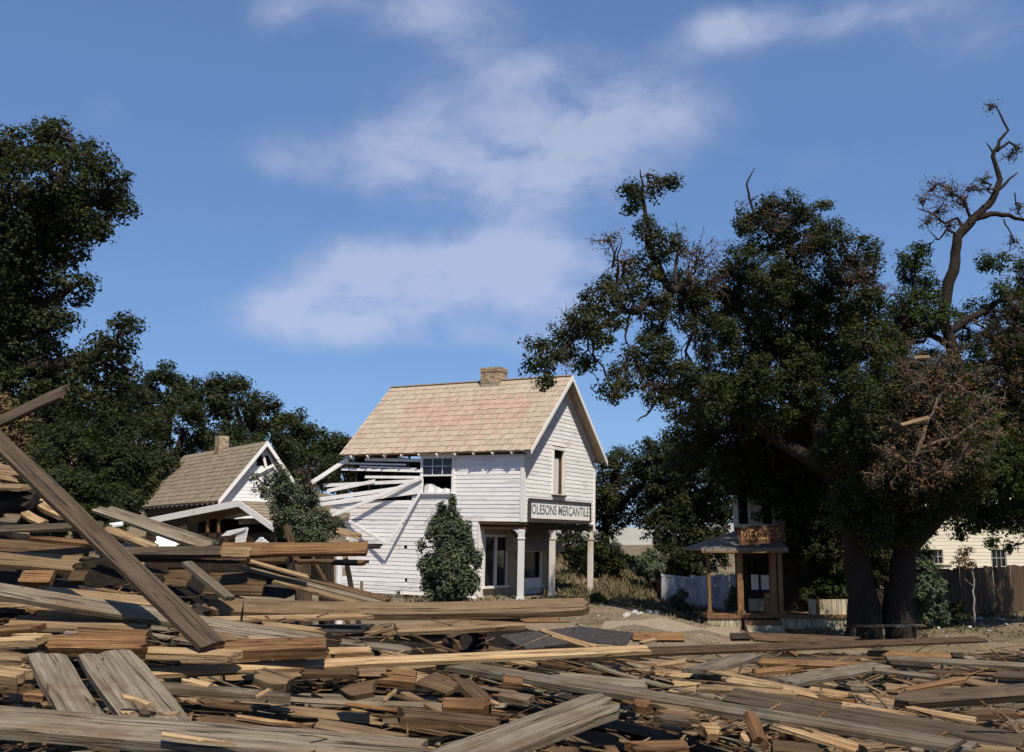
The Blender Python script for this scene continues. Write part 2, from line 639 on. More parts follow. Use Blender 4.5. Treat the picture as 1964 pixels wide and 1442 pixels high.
def zs(x, y):
    """top of the wreckage at (x, y)"""
    x, y = np.broadcast_arrays(np.asarray(x, float), np.asarray(y, float))
    a = np.clip(x / np.maximum(y, .1), -.899, .899)
    d = np.clip((y - 2) / .25, 0, 151.99)
    di = d.astype(int)
    df = d - di
    ai = np.clip(np.searchsorted(AK, a, 'right') - 1, 0, len(AK) - 2)
    af = (a - AK[ai]) / (AK[ai + 1] - AK[ai])
    r0 = TAB[ai, di] * (1 - df) + TAB[ai, di + 1] * df
    r1 = TAB[ai + 1, di] * (1 - df) + TAB[ai + 1, di + 1] * df
    return r0 * (1 - af) + r1 * af


def SD(u, v):
    """distance at which the sight line through (u, v) meets the wreckage"""
    ds = np.linspace(3.2, 34, 600)
    pts = np.array([P(u, v, d) for d in (1.0, 2.0)])
    k = pts[1] - pts[0]
    x = pts[0][0] + k[0] * (ds - 1)
    z = pts[0][2] + k[2] * (ds - 1)
    hit = np.nonzero(z <= zs(x, ds))[0]
    return float(ds[hit[0]]) if len(hit) else 10.0


HOLLOW = [(1262, 1288, 120, 32, 8.6, .8), (640, 1352, 130, 42, 5.8, .5), (860, 1325, 150, 48, 6.2, .5), (70, 1340, 60, 40, 5.5, .4), (1200, 1395, 90, 40, 5.7, .4), (360, 1215, 60, 25, 6.9, .5), (790, 1228, 110, 16, 8.0, .4)]


def in_hollow(u, v, grow=1.0):
    return any(((u - h[0]) / (h[2] * grow)) ** 2 + ((v - h[1]) / (h[3] * grow)) ** 2 < 1 for h in HOLLOW)


A_, D_ = np.meshgrid(np.linspace(-.9, .9, 150), np.concatenate([np.linspace(2, 14, 90), np.linspace(14.3, 36, 60)]))
Xm, Ym = A_ * D_, D_
bumps = .07 * np.sin(Xm * 3.1 + 1.3 * np.sin(Ym * 2.3)) + .06 * np.sin(Ym * 4.2 + Xm * 1.9)
edge = np.clip(np.minimum.reduce([(A_ + .9) / .12, (.9 - A_) / .12]), 0, 1)
dig = np.zeros_like(Xm)
for hu, hv, hsu, hsv, hd, hdep in HOLLOW:
    c = P(hu, hv, hd)
    dig += hdep * np.exp(-((Xm - c.x) / (hsu / ppm(hd) * .9)) ** 2 - ((Ym - c.y) / 1.0) ** 2)
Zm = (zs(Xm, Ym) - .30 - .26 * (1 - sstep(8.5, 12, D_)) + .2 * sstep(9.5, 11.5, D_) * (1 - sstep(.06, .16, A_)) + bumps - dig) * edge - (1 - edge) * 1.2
tag(grid_mesh('rubble', Xm, Ym, Zm, 'rubble_gap_shade'), 'earth and crushed wood beneath the wreckage, coloured near black as gap shade', 'rubble', None, 'stuff')

# ------------------------------------------------------------------ planks of the wreckage


def plank_mesh(name, L, w, t, jag0, jag1, mat, warp=0., seed=0):
    rr = random.Random(seed)
    nx = max(2, min(12, int(L / .35) + 1))
    ny = 6 if w > .1 else 4
    m = MB()
    s0_, s1_ = rr.uniform(-1, 1) * jag0 * .8, rr.uniform(-1, 1) * jag1 * .8
    e0 = [rr.uniform(0, jag0) + max(0, s0_ * (j / ny - (s0_ < 0))) for j in range(ny + 1)]
    e1 = [rr.uniform(0, jag1) + max(0, s1_ * (j / ny - (s1_ < 0))) for j in range(ny + 1)]
    top, bot = [], []
    wob = [[rr.gauss(0, .005) for _ in range(2)] for _ in range(nx + 1)]
    for i in range(nx + 1):
        f = i / nx
        for j in range(ny + 1):
            g = j / ny
            x = -L / 2 + L * f
            if i == 0:
                x += e0[j]
            if i == nx:
                x -= e1[j]
            y = (g - .5) * w
            if j == 0:
                y -= wob[i][0]
            if j == ny:
                y += wob[i][1]
            z = warp * ((2 * f - 1) ** 2 - .4) * L * .1
            zt = t / 2 - (.006 if j in (0, ny) else 0) + rr.gauss(0, .001)
            top.append((x, y, z + zt))
            bot.append((x, y, z - t / 2))
    n = len(top)
    m.v = top + bot
    row = ny + 1
    for i in range(nx):
        for j in range(ny):
            a = i * row + j
            m.f.append((a, a + row, a + row + 1, a + 1))
            m.f.append((n + a, n + a + 1, n + a + row + 1, n + a + row))
        a, b = i * row, (i + 1) * row
        m.f.append((a, n + a, n + b, b))
        m.f.append((a + ny, b + ny, n + b + ny, n + a + ny))
    for j in range(ny):
        a = j
        m.f.append((a, a + 1, n + a + 1, n + a))
        b = nx * row + j
        m.f.append((b, n + b, n + b + 1, b + 1))
    m.mi = [0] * len(m.f)
    return m


NPL = [0]


def plank(p0, p1, nrm, w, t, mat, label, name='plank', cat='plank', jag=(.05, .05), warp=0., group=None):
    p0, p1 = Vector(p0), Vector(p1)
    l = (p1 - p0)
    L = l.length
    l.normalize()
    n = Vector(nrm)
    n = (n - l * n.dot(l)).normalized()
    s = n.cross(l)
    NPL[0] += 1
    o = plank_mesh(name, L, w, t, min(jag[0], L * .3), min(jag[1], L * .3), mat, warp, NPL[0]).build(name, mat)
    M = Matrix((l, s, n)).transposed().to_4x4()
    M.translation = (p0 + p1) / 2
    o.matrix_world = M
    return tag(o, label, cat, group)


HEROES = []


def HB(u1, v1, u2, v2, aw, w, t, mat, label, D=None, lift=.05, name='plank', cat=None, jag=(.05, .05), warp=0.):
    """a board whose face shows aw photo pixels across, from (u1, v1) to (u2, v2)"""
    aw, t = aw * .86, t * (.72 if t < .08 else .5)
    HEROES.append(((u1 + u2) / 2, (v1 + v2) / 2, label))
    d1, d2 = D if D else (SD(max(-400, u1), min(v1, 1500)), SD(min(u2, 2350), min(v2, 1500)))
    p0, p1 = P(u1, v1, d1), P(u2, v2, d2)
    mid = (p0 + p1) / 2
    dm = mid.y
    l = (p1 - p0).normalized()
    c = (Vector((0, 0, EYE)) - mid).normalized()
    q = (c - l * c.dot(l)).normalized()
    s = min(1.0, aw / (w * ppm(dm)))
    ph = math.asin(s)
    o = l.cross(q)
    if o.z < 0:
        o = -o
    n = q * math.sin(ph) + o * math.cos(ph)
    return plank(p0, p1, n, w, t, mat, label, name, cat or name, jag, warp)


G, B_, U_, T_, O_, Y_, K_, W_ = 'weathered_grey_wood', 'brown_wood', 'umber_wood', 'tan_wood', 'orange_wood', 'yellow_wood', 'dark_wood', 'white_paint_trim'

# ------------------------------------------------------------------ the mercantile: local x along the front, y along the left wall
W, L, REC = 5.71, 7.655, 1.82
ZS, ZE, ZR, OV, OF = 2.7, 5.2, 8.22, .27, .42        # storey line, eave edge, ridge, eave and gable overhang
store = empty('store_building', (.326, 36.695, 0), (.023, 0, R(90) - .526),
              'white two-storey clapboard store with tan shingle roof and half-collapsed side wall', 'store')
bpy.context.view_layer.update()
SM = store.matrix_world.copy()
SI = SM.inverted()


def on_plane(Minv, u, v, axis, val):
    """photo pixel -> local point on the plane local[axis] = val"""
    o = Minv @ Vector((0, 0, EYE))
    d = Minv.to_3x3() @ sky_dir(u, v)
    return o + d * ((val - o[axis]) / d[axis])


def sw(u, v, x=-.03):      # on the side wall: (y, z)
    p = on_plane(SI, u, v, 0, x)
    return p.y, p.z


def fw(u, v, y=-.03):      # on the front wall: (x, z)
    p = on_plane(SI, u, v, 1, y)
    return p.x, p.z


PITCHR = (ZR - ZE) / (W / 2 + OV)


def side_board(y0, z0, y1, z1, h=.158, out=0., mat='white_paint_siding', name='siding_board', parent=store):
    """lapped board on the left wall between two (y, z) points of its lower edge"""
    m = MB()
    x = -out
    m.hexa([(x - .019, y0, z0), (x, y0, z0), (x, y1, z1), (x - .019, y1, z1),
            (x - .007, y0, z0 + h), (x, y0, z0 + h), (x, y1, z1 + h), (x - .007, y1, z1 + h)][:8])
    return part(m, name, mat, parent)


def front_board(x0, x1, z, y=0., h=.158, cut=None, mat='white_paint_front', name='siding_board', parent=store):
    m = MB()
    a, b = (x0, x1), (x0, x1)
    if cut:
        b = cut
    m.hexa([(a[0], y - .018, z), (a[1], y - .018, z), (a[1], y, z), (a[0], y, z),
            (b[0], y - .007, z + h), (b[1], y - .007, z + h), (b[1], y, z + h), (b[0], y, z + h)])
    return part(m, name, mat, parent)


rs = random.Random(3)
wy0, wz0 = sw(866, 944)
wy1, wz1 = sw(812, 877)
SWY0, SWY1 = min(wy0, wy1), max(wy0, wy1)            # side window
SWZ0, SWZ1 = wz0, max(wz1, wz0 + 1.2)
VOIDZ = sw(740, 956)[1]                              # boards are torn off the rear above this height
E_ = .15
for i in range(18):                                  # upper storey and above
    z = ZS + i * E_
    if z > 5.25:
        break
    segs = []
    y_front = .0
    if z + .1 > SWZ0 - .12 and z < SWZ1 + .10:
        segs.append((y_front, SWY0 - .1))
        if z + E_ < VOIDZ:
            segs.append((SWY1 + .1, L))
        elif z > 5.02:
            segs.append((SWY1 + .1, L))
    elif z < VOIDZ - .08:
        far = L if z < 2.9 else L + rs.uniform(.1, 1.0)
        brk = rs.uniform(2.5, 6)
        segs.append((y_front, brk))
        segs.append((brk + .012, far))
    elif z > 5.02:
        segs.append((y_front, L))
    else:
        segs.append((y_front, SWY1 + rs.uniform(.1, .5)))
    for a, b in segs:
        if b - a < .15:
            continue
        dz = 0
        if b > L + .05:
            dz = -rs.uniform(.0, .10)
        side_board(a, z + rs.uniform(-.004, .004), b, z + rs.uniform(-.006, .006) + dz)
# upper storey belly board and lower storey siding (behind the porch recess)
for i in range(18):
    z = i * E_ - .02
    brk = rs.uniform(3, 6)
    if rs.random() < .25:
        side_board(REC, z, brk, z + rs.uniform(-.01, .01))
        side_board(brk + rs.uniform(.02, .3), z, L + rs.uniform(0, .3), z - rs.uniform(.0, .05))
    else:
        side_board(REC, z + rs.uniform(-.004, .004), L + rs.uniform(-.02, .25), z + rs.uniform(-.014, .01))
# boards that hang from the window jamb across the torn wall
for (u0, v0, u1, v1, h) in ((812, 906, 655, 902, .10), (812, 925, 620, 934, .13), (812, 934, 606, 962, .15), (812, 941, 603, 973, .15),
                            (812, 946, 640, 968, .12), (800, 900, 690, 896, .06), (812, 886, 700, 884, .12), (806, 918, 700, 917, .10), (780, 893, 660, 890, .07), (812, 930, 735, 948, .12), (720, 926, 628, 945, .14)):
    a, b = sw(u0, v0), sw(u1, v1)
    side_board(a[0], a[1], b[0], b[1], h, rs.uniform(.02, .06), name='torn_siding_board')
# the belly of the overhang
for nm, a, b in (('porch_ceiling', (.0, .0, ZS - .10), (W, REC, ZS - .03)),):
    boxpart(nm, 'brown_wood', store, a, b)
boxpart('porch_beam', 'brown_wood', store, (.05, .04, ZS - .26), (W - .05, .16, ZS - .102))
boxpart('porch_beam', 'brown_wood', store, (.05, .17, ZS - .26), (.17, REC - .02, ZS - .102))
# hidden shell: right wall, rear wall, storey floor, lining so that no light comes through
boxpart('rear_wall', 'interior_dark', store, (W - .12, REC, 0), (W - .02, L - .1, 5.35))
boxpart('rear_wall', 'interior_dark', store, (W - .12, .12, ZS), (W - .02, REC - .003, 5.35))
boxpart('rear_wall', 'interior_dark', store, (.12, L - .1, 0), (W - .02, L, 5.3))
boxpart('storey_floor', 'interior_dark', store, (.06, REC + .12, ZS - .02), (W - .14, L - .12, ZS + .12))
boxpart('inner_lining', 'interior_dark', store, (.012, .05, ZS + .01), (.04, SWY0 - .12, 5.2))
boxpart('inner_lining', 'interior_dark', store, (.012, REC + .13, 0), (.04, L - .12, ZS - .04))
# studs that show in the torn part
for y in np.arange(SWY1 + .7, L, .62):
    boxpart('stud', 'brown_wood', store, (.05, y, ZS + .14), (.14, y + .05, 5.2))
boxpart('corner_board', 'white_paint_trim', store, (-.034, -.034, ZS - .01), (.0, .11, 5.0))
boxpart('corner_board', 'white_paint_trim', store, (.002, -.036, ZS - .01), (.12, -.002, 5.02))
boxpart('corner_board', 'white_paint_trim', store, (W - .10, -.036, ZS - .25), (W + .02, -.002, 5.05))
boxpart('eave_shade_board', 'brown_wood', store, (-.05, .0, 5.06), (-.028, L, 5.24))  # brown strip stands in for the eave's shadow on the white wall

# front gable siding
wx0 = fw(1062, 905)[0]
wx1 = fw(1081, 905)[0]
FZ0, FZ1 = fw(1070, 948)[1], fw(1070, 863)[1]
zi = 0
while True:
    z = ZS + zi * E_
    zi += 1
    top = ZE + OV * PITCHR

    def half(zz):
        return W / 2 if zz < top else max(0, (ZR - .12 - zz) / PITCHR)
    h0, h1 = half(z), half(z + .158)
    if h0 < .1:
        break
    a, b = W / 2 - h0 + (.12 if z < 5.0 else 0), W / 2 + h0 - (.10 if z < 5.0 else 0)
    a2, b2 = W / 2 - h1 + (.12 if z < 5.0 else 0), W / 2 + h1 - (.10 if z < 5.0 else 0)
    if h0 < W / 2:
        a, b = a + .0, b
    if FZ0 - .05 < z + .08 < FZ1 + .10:
        front_board(a, wx0 - .09, z, cut=(a2, wx0 - .09))
        front_board(wx1 + .09, b, z, cut=(wx1 + .09, b2))
    else:
        front_board(a, b, z, cut=(a2, b2))
m = MB()
m.prism([(.12, .012, ZS), (W / 2 + (wx0 - W / 2) - .05, .012, ZS), (wx0 - .05, .012, 6.4), (.12, .012, 5.2)], (0, .03, 0))
m.prism([(wx1 + .05, .012, ZS), (W - .12, .012, ZS), (W - .12, .012, 5.2), (wx1 + .05, .012, 6.4)], (0, .03, 0))
m.box((wx0 - .048, .012, ZS), (wx1 + .048, .042, FZ0 - .02))
part(m, 'inner_lining', 'interior_dark', store)

# roof: two slabs, shingle courses, barge boards, rafter tails
sl = math.hypot(W / 2 + OV, ZR - ZE)
ux, uz = (W / 2 + OV) / sl, (ZR - ZE) / sl           # up the left slope
m = MB()
m.prism([(-OV, -OF, ZE - .02), (W / 2, -OF, ZR - .02), (W / 2, -OF, ZR - .10), (-OV + .05, -OF, ZE - .075)], (0, L + 2 * OF - .02, 0))
m.prism([(W + OV, -OF, ZE - .02), (W / 2 + .002, -OF, ZR - .02), (W / 2 + .002, -OF, ZR - .10), (W + OV - .05, -OF, ZE - .075)][::-1], (0, L + 2 * OF - .02, 0))
roof = part(m, 'roof', 'soffit_tan', store)


def shingle_course(parent, origin, along, up, nrm, length, s0, s1, mats, pick, seed, tabw=(.10, .19), thick=.023, ragged=.04):
    rr = random.Random(seed)
    m = MB()
    tints = []
    o, al, up, nr = Vector(origin), Vector(along), Vector(up), Vector(nrm)
    y = 0.
    sag = 0
    while y < length - .02:
        w = min(rr.uniform(*tabw), length - y)
        butt = s0 - rr.uniform(0, ragged)
        th = thick * rr.uniform(.7, 1.25)
        g = .006
        a = o + al * (y + g) + up * butt
        b = o + al * (y + w - g) + up * butt
        c = o + al * (y + w - g) + up * (s1 + .03)
        d = o + al * (y + g) + up * (s1 + .03)
        lo = nr * .002
        mi = pick(y + w / 2, rr)
        n = len(m.v)
        m.v += [tuple(q) for q in (a + lo, b + lo, b + nr * th, a + nr * th, c + nr * .004, d + nr * .004)]
        m.f += [(n, n + 1, n + 2, n + 3), (n + 3, n + 2, n + 4, n + 5), (n, n + 3, n + 5), (n + 1, n + 4, n + 2)]
        m.mi += [mi] * 4
        tints += [rr.random()] * 4
        y += w
    return part(m, 'shingle_course', mats, parent, tints=tints)


NC = 14
up_l, n_l = Vector((ux, 0, uz)), Vector((-uz, 0, ux))
rl = L + 2 * OF
for i in range(NC):
    s0 = sl * i / NC - (.03 if i == 0 else 0)
    s1 = sl * (i + 1) / NC

    def pick(y, rr, i=i):
        f = (i + .5) / NC
        inside = .30 < f < .80 and 1.5 + 1.2 * max(0, .62 - f) + (i % 3) * .1 < y < rl - 1.0 - (i % 2) * .12
        return 1 if (inside and rr.random() < (.95 if .36 < f < .75 else .55)) or (f <= .30 and 2.2 < y < 7 and rr.random() < .25) else 0
    shingle_course(roof, Vector((-OV, L + OF, ZE)), (0, -1, 0), up_l, n_l, rl, s0, s1, ['tan_shingle', 'pink_shingle'], pick, 100 + i)
for i in range(0, NC, 1):
    s0, s1 = sl * i / NC, sl * (i + 1) / NC
    shingle_course(roof, Vector((W + OV, -OF, ZE)), (0, 1, 0), Vector((-ux, 0, uz)), Vector((uz, 0, ux)), rl, s0, s1, ['tan_shingle'], lambda y, r: 0, 200 + i, (.4, .6))
m = MB()
m.box((W / 2 - .09, -OF + .02, ZR - .01), (W / 2 + .09, L + OF - .02, ZR + .03))
part(m, 'ridge_cap', 'tan_shingle', roof, tints=[.4] * len(m.f))
for s in (0, 1):
    m = MB()
    xe = -OV if s == 0 else W + OV
    a, b = Vector((xe, -OF - .03, ZE - .03)), Vector((W / 2, -OF - .03, ZR - .03))
    d = Vector((0, 0, -.17))
    pr = [a + d * .8, a + Vector((0, 0, .03)), b + Vector((0, 0, .03)), b + d]
    m.prism(pr if s == 1 else pr[::-1], (0, .028, 0))
    part(m, 'barge_board', 'white_paint_trim', store)
for q in range(10):
    u = 676 + (988 - 676) * q / 9
    y = .35 + (L - .5) * (1 - q / 9)
    m = MB()
    a = Vector((-OV - .015, y, ZE - .155))
    m.bar(a, a + Vector((ux, 0, uz)) * .6, .125, .055, up=(0, 1, 0))
    part(m, 'rafter', 'white_paint_trim', store)

# chimney of tan bricks
cy_ = 3.05
ch = boxpart('chimney', 'mortar', store, (W / 2 - .30, cy_ - .42, ZR - .5), (W / 2 + .30, cy_ + .42, ZR + .50))
for c_ in range(7):
    z = ZR - .12 + c_ * .088
    out = .035 if c_ >= 5 else 0.012
    off = .11 if c_ % 2 else 0
    for side in (0, 1):
        n_ = 4
        for q in range(n_ + (1 if off else 0)):
            y0 = cy_ - .42 + q * .21 - off
            y1 = y0 + .20
            y0, y1 = max(y0, cy_ - .42 - out), min(y1, cy_ + .42 + out)
            if y1 - y0 < .03:
                continue
            x = W / 2 - .30 - out if side == 0 else W / 2 + .30 - .05
            boxpart('brick', 'tan_brick', ch, (x, y0, z), (x + .05 + out, y1, z + .076))
        for q in range(3):
            x0 = W / 2 - .30 + q * .2
            y = cy_ - .42 - out if side == 0 else cy_ + .42 - .05
            boxpart('brick', 'tan_brick', ch, (x0, y + .001, z + .001), (x0 + .19, y + .05 + out, z + .077))

# side window: casing, six upper panes, raised lower sash with a rag of curtain
m = MB()
a0, a1, b0, b1 = SWY0, SWY1, SWZ0, SWZ1
m.box((-.06, a0 - .1, b0 - .02), (.03, a0, b1 + .02))
m.box((-.06, a1, b0 - .02), (.03, a1 + .1, b1 + .02))
m.box((-.064, a0 - .12, b1 + .02), (.03, a1 + .12, b1 + .13))
win = part(m, 'window', 'white_paint_trim', store)
boxpart('sill', 'white_paint_trim', win, (-.10, a0 - .14, b0 - .07), (.03, a1 + .14, b0 - .022))
boxpart('apron_board', 'white_paint_trim', win, (-.05, a0 - .10, b0 - .17), (-.028, a1 + .10, b0 - .073))
zm = b0 + (b1 - b0) * .48
boxpart('sash', 'white_paint_trim', win, (-.045, a0 + .002, zm - .03), (.0, a1 - .002, zm + .03))
boxpart('sash', 'white_paint_trim', win, (-.045, a0 + .002, b1 - .05), (.0, a1 - .002, b1 + .018))
for q in (1, 2):
    yy = a0 + (a1 - a0) * q / 3
    boxpart('muntin', 'white_paint_trim', win, (-.038, yy - .012, zm + .032), (-.01, yy + .012, b1 - .052))
boxpart('muntin', 'white_paint_trim', win, (-.036, a0 + .004, (zm + b1) / 2 - .012), (-.012, a1 - .004, (zm + b1) / 2 + .012))
for q in range(3):
    for h in range(2):
        y0 = a0 + (a1 - a0) * q / 3 + .014
        y1 = a0 + (a1 - a0) * (q + 1) / 3 - .014
        zz0 = zm + .032 + h * ((b1 - zm) / 2 - .02)
        boxpart('pane', 'window_glass', win, (-.024, y0, zz0 + .01), (-.018, y1, zz0 + (b1 - zm) / 2 - .06))
m = MB()
ncv = 12
for q in range(ncv):
    f0, f1 = q / ncv, (q + 1) / ncv
    hh = lambda f: .06 + .30 * f + .04 * math.sin(f * 11) + .02 * math.sin(f * 29)
    xx = lambda f: .06 + .03 * math.sin(f * 21)
    y0, y1 = a0 + (a1 - a0) * f0, a0 + (a1 - a0) * f1
    m.face([(xx(f0), y0, b0 - .01), (xx(f0) + .03, y0, b0 + hh(f0)), (xx(f1) + .03, y1, b0 + hh(f1)), (xx(f1), y1, b0 - .01)])
part(m, 'curtain', 'curtain_cloth', win)

# front window: narrow, blind drawn, wooden reveal on the right
m = MB()
m.box((wx0 - .09, -.055, FZ0 - .02), (wx0, .05, FZ1))
m.box((wx1, -.055, FZ0 - .02), (wx1 + .09, .05, FZ1))
m.box((wx0 - .11, -.06, FZ1), (wx1 + .11, .05, FZ1 + .11))
win = part(m, 'window', 'white_paint_trim', store)
boxpart('sill', 'brown_wood', win, (wx0 - .12, -.11, FZ0 - .09), (wx1 + .12, .05, FZ0 - .022))
boxpart('apron_board', 'white_paint_front', win, (wx0 - .1, -.05, FZ0 - .2), (wx1 + .1, -.028, FZ0 - .093))
boxpart('apron_board', 'brown_wood', win, (wx0 - .1, -.075, FZ0 - .26), (wx1 + .1, -.028, FZ0 - .203))
boxpart('reveal', 'orange_wood', win, (wx1 - .012, .055, FZ0), (wx1 + .03, .30, FZ1))
boxpart('blind', 'curtain_cloth', win, (wx0 + .02, .10, FZ0), (wx1 - .16, .115, FZ1 - .28))
boxpart('pane', 'window_glass', win, (wx0 - .05, .30, FZ0 - .05), (wx1 + .05, .31, FZ1 + .05))

# porch posts with curved brackets, base blocks
px_ = [.09, fw(1065, 1080)[0], W - .10]
for q, x in enumerate(px_):
    m = MB()
    m.box((x - .085, .015, .12), (x + .085, .185, ZS - .262 if q else ZS - .262))
    m.box((x - .11, -.01, -.3), (x + .11, .21, .12))
    m.box((x - .105, -.005, ZS - .60), (x + .105, .205, ZS - .55))
    post = part(m, 'porch_post', 'pink_worn_post' if q else 'white_paint_trim', store)
    for sgn in (-1, 1):
        if (q == 2 and sgn == 1) or (q == 0 and sgn == -1):
            continue
        m = MB()
        prof = []
        n_ = 7
        for j in range(n_ + 1):
            an = math.pi / 2 * j / n_
            prof.append((x + sgn * (.087 + .30 - .28 * math.cos(an)), .07, ZS - .58 + .30 * math.sin(an)))
        prof.append((x + sgn * .087, .07, ZS - .27))
        m.prism(prof if sgn < 0 else prof[::-1], (0, .05, 0))
        part(m, 'bracket', 'white_paint_trim', post)
    if q == 0:
        m = MB()
        prof = []
        for j in range(8):
            an = math.pi / 2 * j / 7
            prof.append((x - .025, .187 + .30 - .28 * math.cos(an), ZS - .58 + .30 * math.sin(an)))
        prof.append((x - .025, .187, ZS - .27))
        m.prism(prof, (.05, 0, 0))
        part(m, 'bracket', 'white_paint_trim', post)

# recessed shop front under the overhang
y = REC


def rc(u, v):
    p = on_plane(SI, u, v, 1, REC)
    return p.x, p.z


sx = [rc(u, 1090)[0] for u in (929, 970, 978, 1004, 1036, 1047)]
bz = rc(950, 1122)[1]
tz = rc(950, 1030)[1]
WEND = rc(1049, 1090)[0]
boxpart('corner_board', 'white_paint_trim', store, (-.034, y - .034, -.1), (.14, y - .002, ZS - .105))
for i in range(17):
    front_board(.14, sx[0] - .09, i * E_, y=y)
m = MB()
m.box((.05, y + .012, 0), (sx[0] - .06, y + .08, ZS - .11))
m.box((sx[0] - .06, y + .012, tz + .05), (WEND, y + .08, ZS - .11))
m.box((sx[0] - .06, y + .012, 0), (sx[1] + .05, y + .08, bz - .05))
m.box((sx[1] + .05, y + .012, 0), (sx[3] - .05, y + .08, tz + .05))
m.box((sx[3] - .05, y + .012, 0), (sx[4] + .05, y + .08, bz - .12))
m.box((sx[4] + .05, y + .012, 0), (WEND, y + .08, tz + .05))
part(m, 'shop_front_wall', 'plaster', store)
boxpart('rear_wall', 'interior_dark', store, (.1, y + 1.3, 0), (W - .14, y + 1.36, ZS - .1))
boxpart('rear_wall', 'plaster', store, (WEND, y - .02, 0), (WEND + .12, L - .12, ZS - .04))
m = MB()
for a, b in ((sx[0] - .06, sx[0]), ((sx[0] + sx[1]) / 2 - .07, (sx[0] + sx[1]) / 2 + .07), (sx[1], sx[1] + .06)):
    m.box((a, y - .03, bz - .02), (b, y + .05, tz))
m.box((sx[0] - .06, y - .032, tz), (sx[1] + .06, y + .05, tz + .1))
win = part(m, 'shop_window', 'white_paint_trim', store)
boxpart('sill', 'white_paint_trim', win, (sx[0] - .1, y - .12, bz - .10), (sx[1] + .1, y + .01, bz - .022))
boxpart('pane', 'window_glass', win, (sx[0] + .002, y + .03, bz), ((sx[0] + sx[1]) / 2 - .072, y + .036, tz - .002))
boxpart('pane', 'window_glass', win, ((sx[0] + sx[1]) / 2 + .072, y + .03, bz), (sx[1] - .002, y + .036, tz - .002))
m = MB()
m.box((sx[3] - .07, y - .03, bz - .10), (sx[3], y + .05, tz))
m.box((sx[4], y - .03, bz - .10), (sx[4] + .08, y + .05, tz))
win = part(m, 'shop_window', 'white_paint_trim', store)
boxpart('sill', 'white_paint_trim', win, (sx[3] - .1, y - .12, bz - .18), (sx[4] + .1, y + .01, bz - .102))
boxpart('pane', 'window_glass', win, (sx[3] + .002, y + .12, bz - .1), (sx[4] - .002, y + .126, tz - .002))
for i in range(4):
    front_board(sx[3] - .06, sx[4] + .06, i * .15, y=y + .008, h=.152)
# little shed hood over the door
hz0, hz1 = rc(1010, 1056)[1], ZS - .2
m = MB()
hx0, hx1 = sx[2] - .3, WEND - .08
m.prism([(hx0 - .05, y - .85, hz0 - .02), (hx0 - .05, y - .85, hz0 + .03), (hx0 - .05, y - .01, hz1 + .03), (hx0 - .05, y - .01, hz0 + .02)], (hx1 - hx0, 0, 0))
part(m, 'door_hood', 'plaster', store)
boxpart('porch_floor', 'weathered_grey_wood', store, (-.05, -.15, -.5), (W + .1, REC - .04, .0))

# name board on the front
s0 = on_plane(SI, 1015, 955, 1, -.10)
s1 = on_plane(SI, 1132, 1003, 1, -.10)
sz0, sz1 = on_plane(SI, 1016, 998, 1, -.10).z, s0.z
sgn_ = empty('store_sign', SM @ Vector(((s0.x + s1.x) / 2, -.09, sz0)), store.rotation_euler,
             'white name board in dark frame hung below the upper window of the white store', 'sign')
hw, hh_ = (s1.x - s0.x) / 2, sz1 - sz0
boxpart('board', 'sign_white', sgn_, (-hw + .05, -.02, .05), (hw - .05, .03, hh_ - .05))
m = MB()
m.box((-hw, -.06, 0), (hw, .032, .085))
m.box((-hw, -.06, hh_ - .085), (hw, .032, hh_))
m.box((-hw, -.058, .087), (-hw + .085, .032, hh_ - .087))
m.box((hw - .085, -.058, .087), (hw, .032, hh_ - .087))
part(m, 'frame', 'sign_dark', sgn_)


def lettering(text, size, mat, parent, loc, rot=(R(90), 0, 0), sx_=1., bold=.012, shear=0.):
    cu = bpy.data.curves.new('lettering', 'FONT')
    cu.body = text
    cu.size = size
    cu.align_x = 'CENTER'
    cu.align_y = 'CENTER'
    cu.extrude = .004
    cu.offset = bold
    cu.shear = shear
    cu.materials.append(MAT[mat])
    o = bpy.data.objects.new('lettering', cu)
    COL.objects.link(o)
    bpy.context.view_layer.update()
    me = bpy.data.meshes.new_from_object(o.evaluated_get(bpy.context.evaluated_depsgraph_get()))
    bpy.data.objects.remove(o)
    o = bpy.data.objects.new('lettering', me)
    COL.objects.link(o)
    o.parent = parent
    o.location = loc
    o.rotation_euler = rot
    o.scale = (sx_, 1, 1)
    return o


txt = lettering('OLESONS MERCANTILE', hh_ * .62, 'letter_grey', sgn_, (0, -.026, hh_ * .5), bold=.003)
bpy.context.view_layer.update()
txt.scale.x = (2 * hw - .34) / max(.1, txt.dimensions.x)

# loose boards leaning on the torn side wall
for u0, v0, u1, v1, w_, lab in (
        (668, 880, 594, 928, .17, 'white board slanting down off the far end of the store eave'),
        (810, 916, 636, 990, .15, 'long white board leaning up to the store side window from lower left'),
        (808, 942, 744, 1043, .12, 'narrow white board propped steeply below the store side window'),
        (664, 996, 742, 1043, .13, 'short white board sloping down rightward on the store siding')):
    a = SM @ on_plane(SI, u0, v0, 0, -.10)
    b = SM @ on_plane(SI, u1, v1, 0, -.34)
    plank(a, b, SM.to_3x3() @ Vector((-1, 0, 0)), w_, .03, 'white_paint_trim', lab, 'loose_board', 'board', (.02, .02))

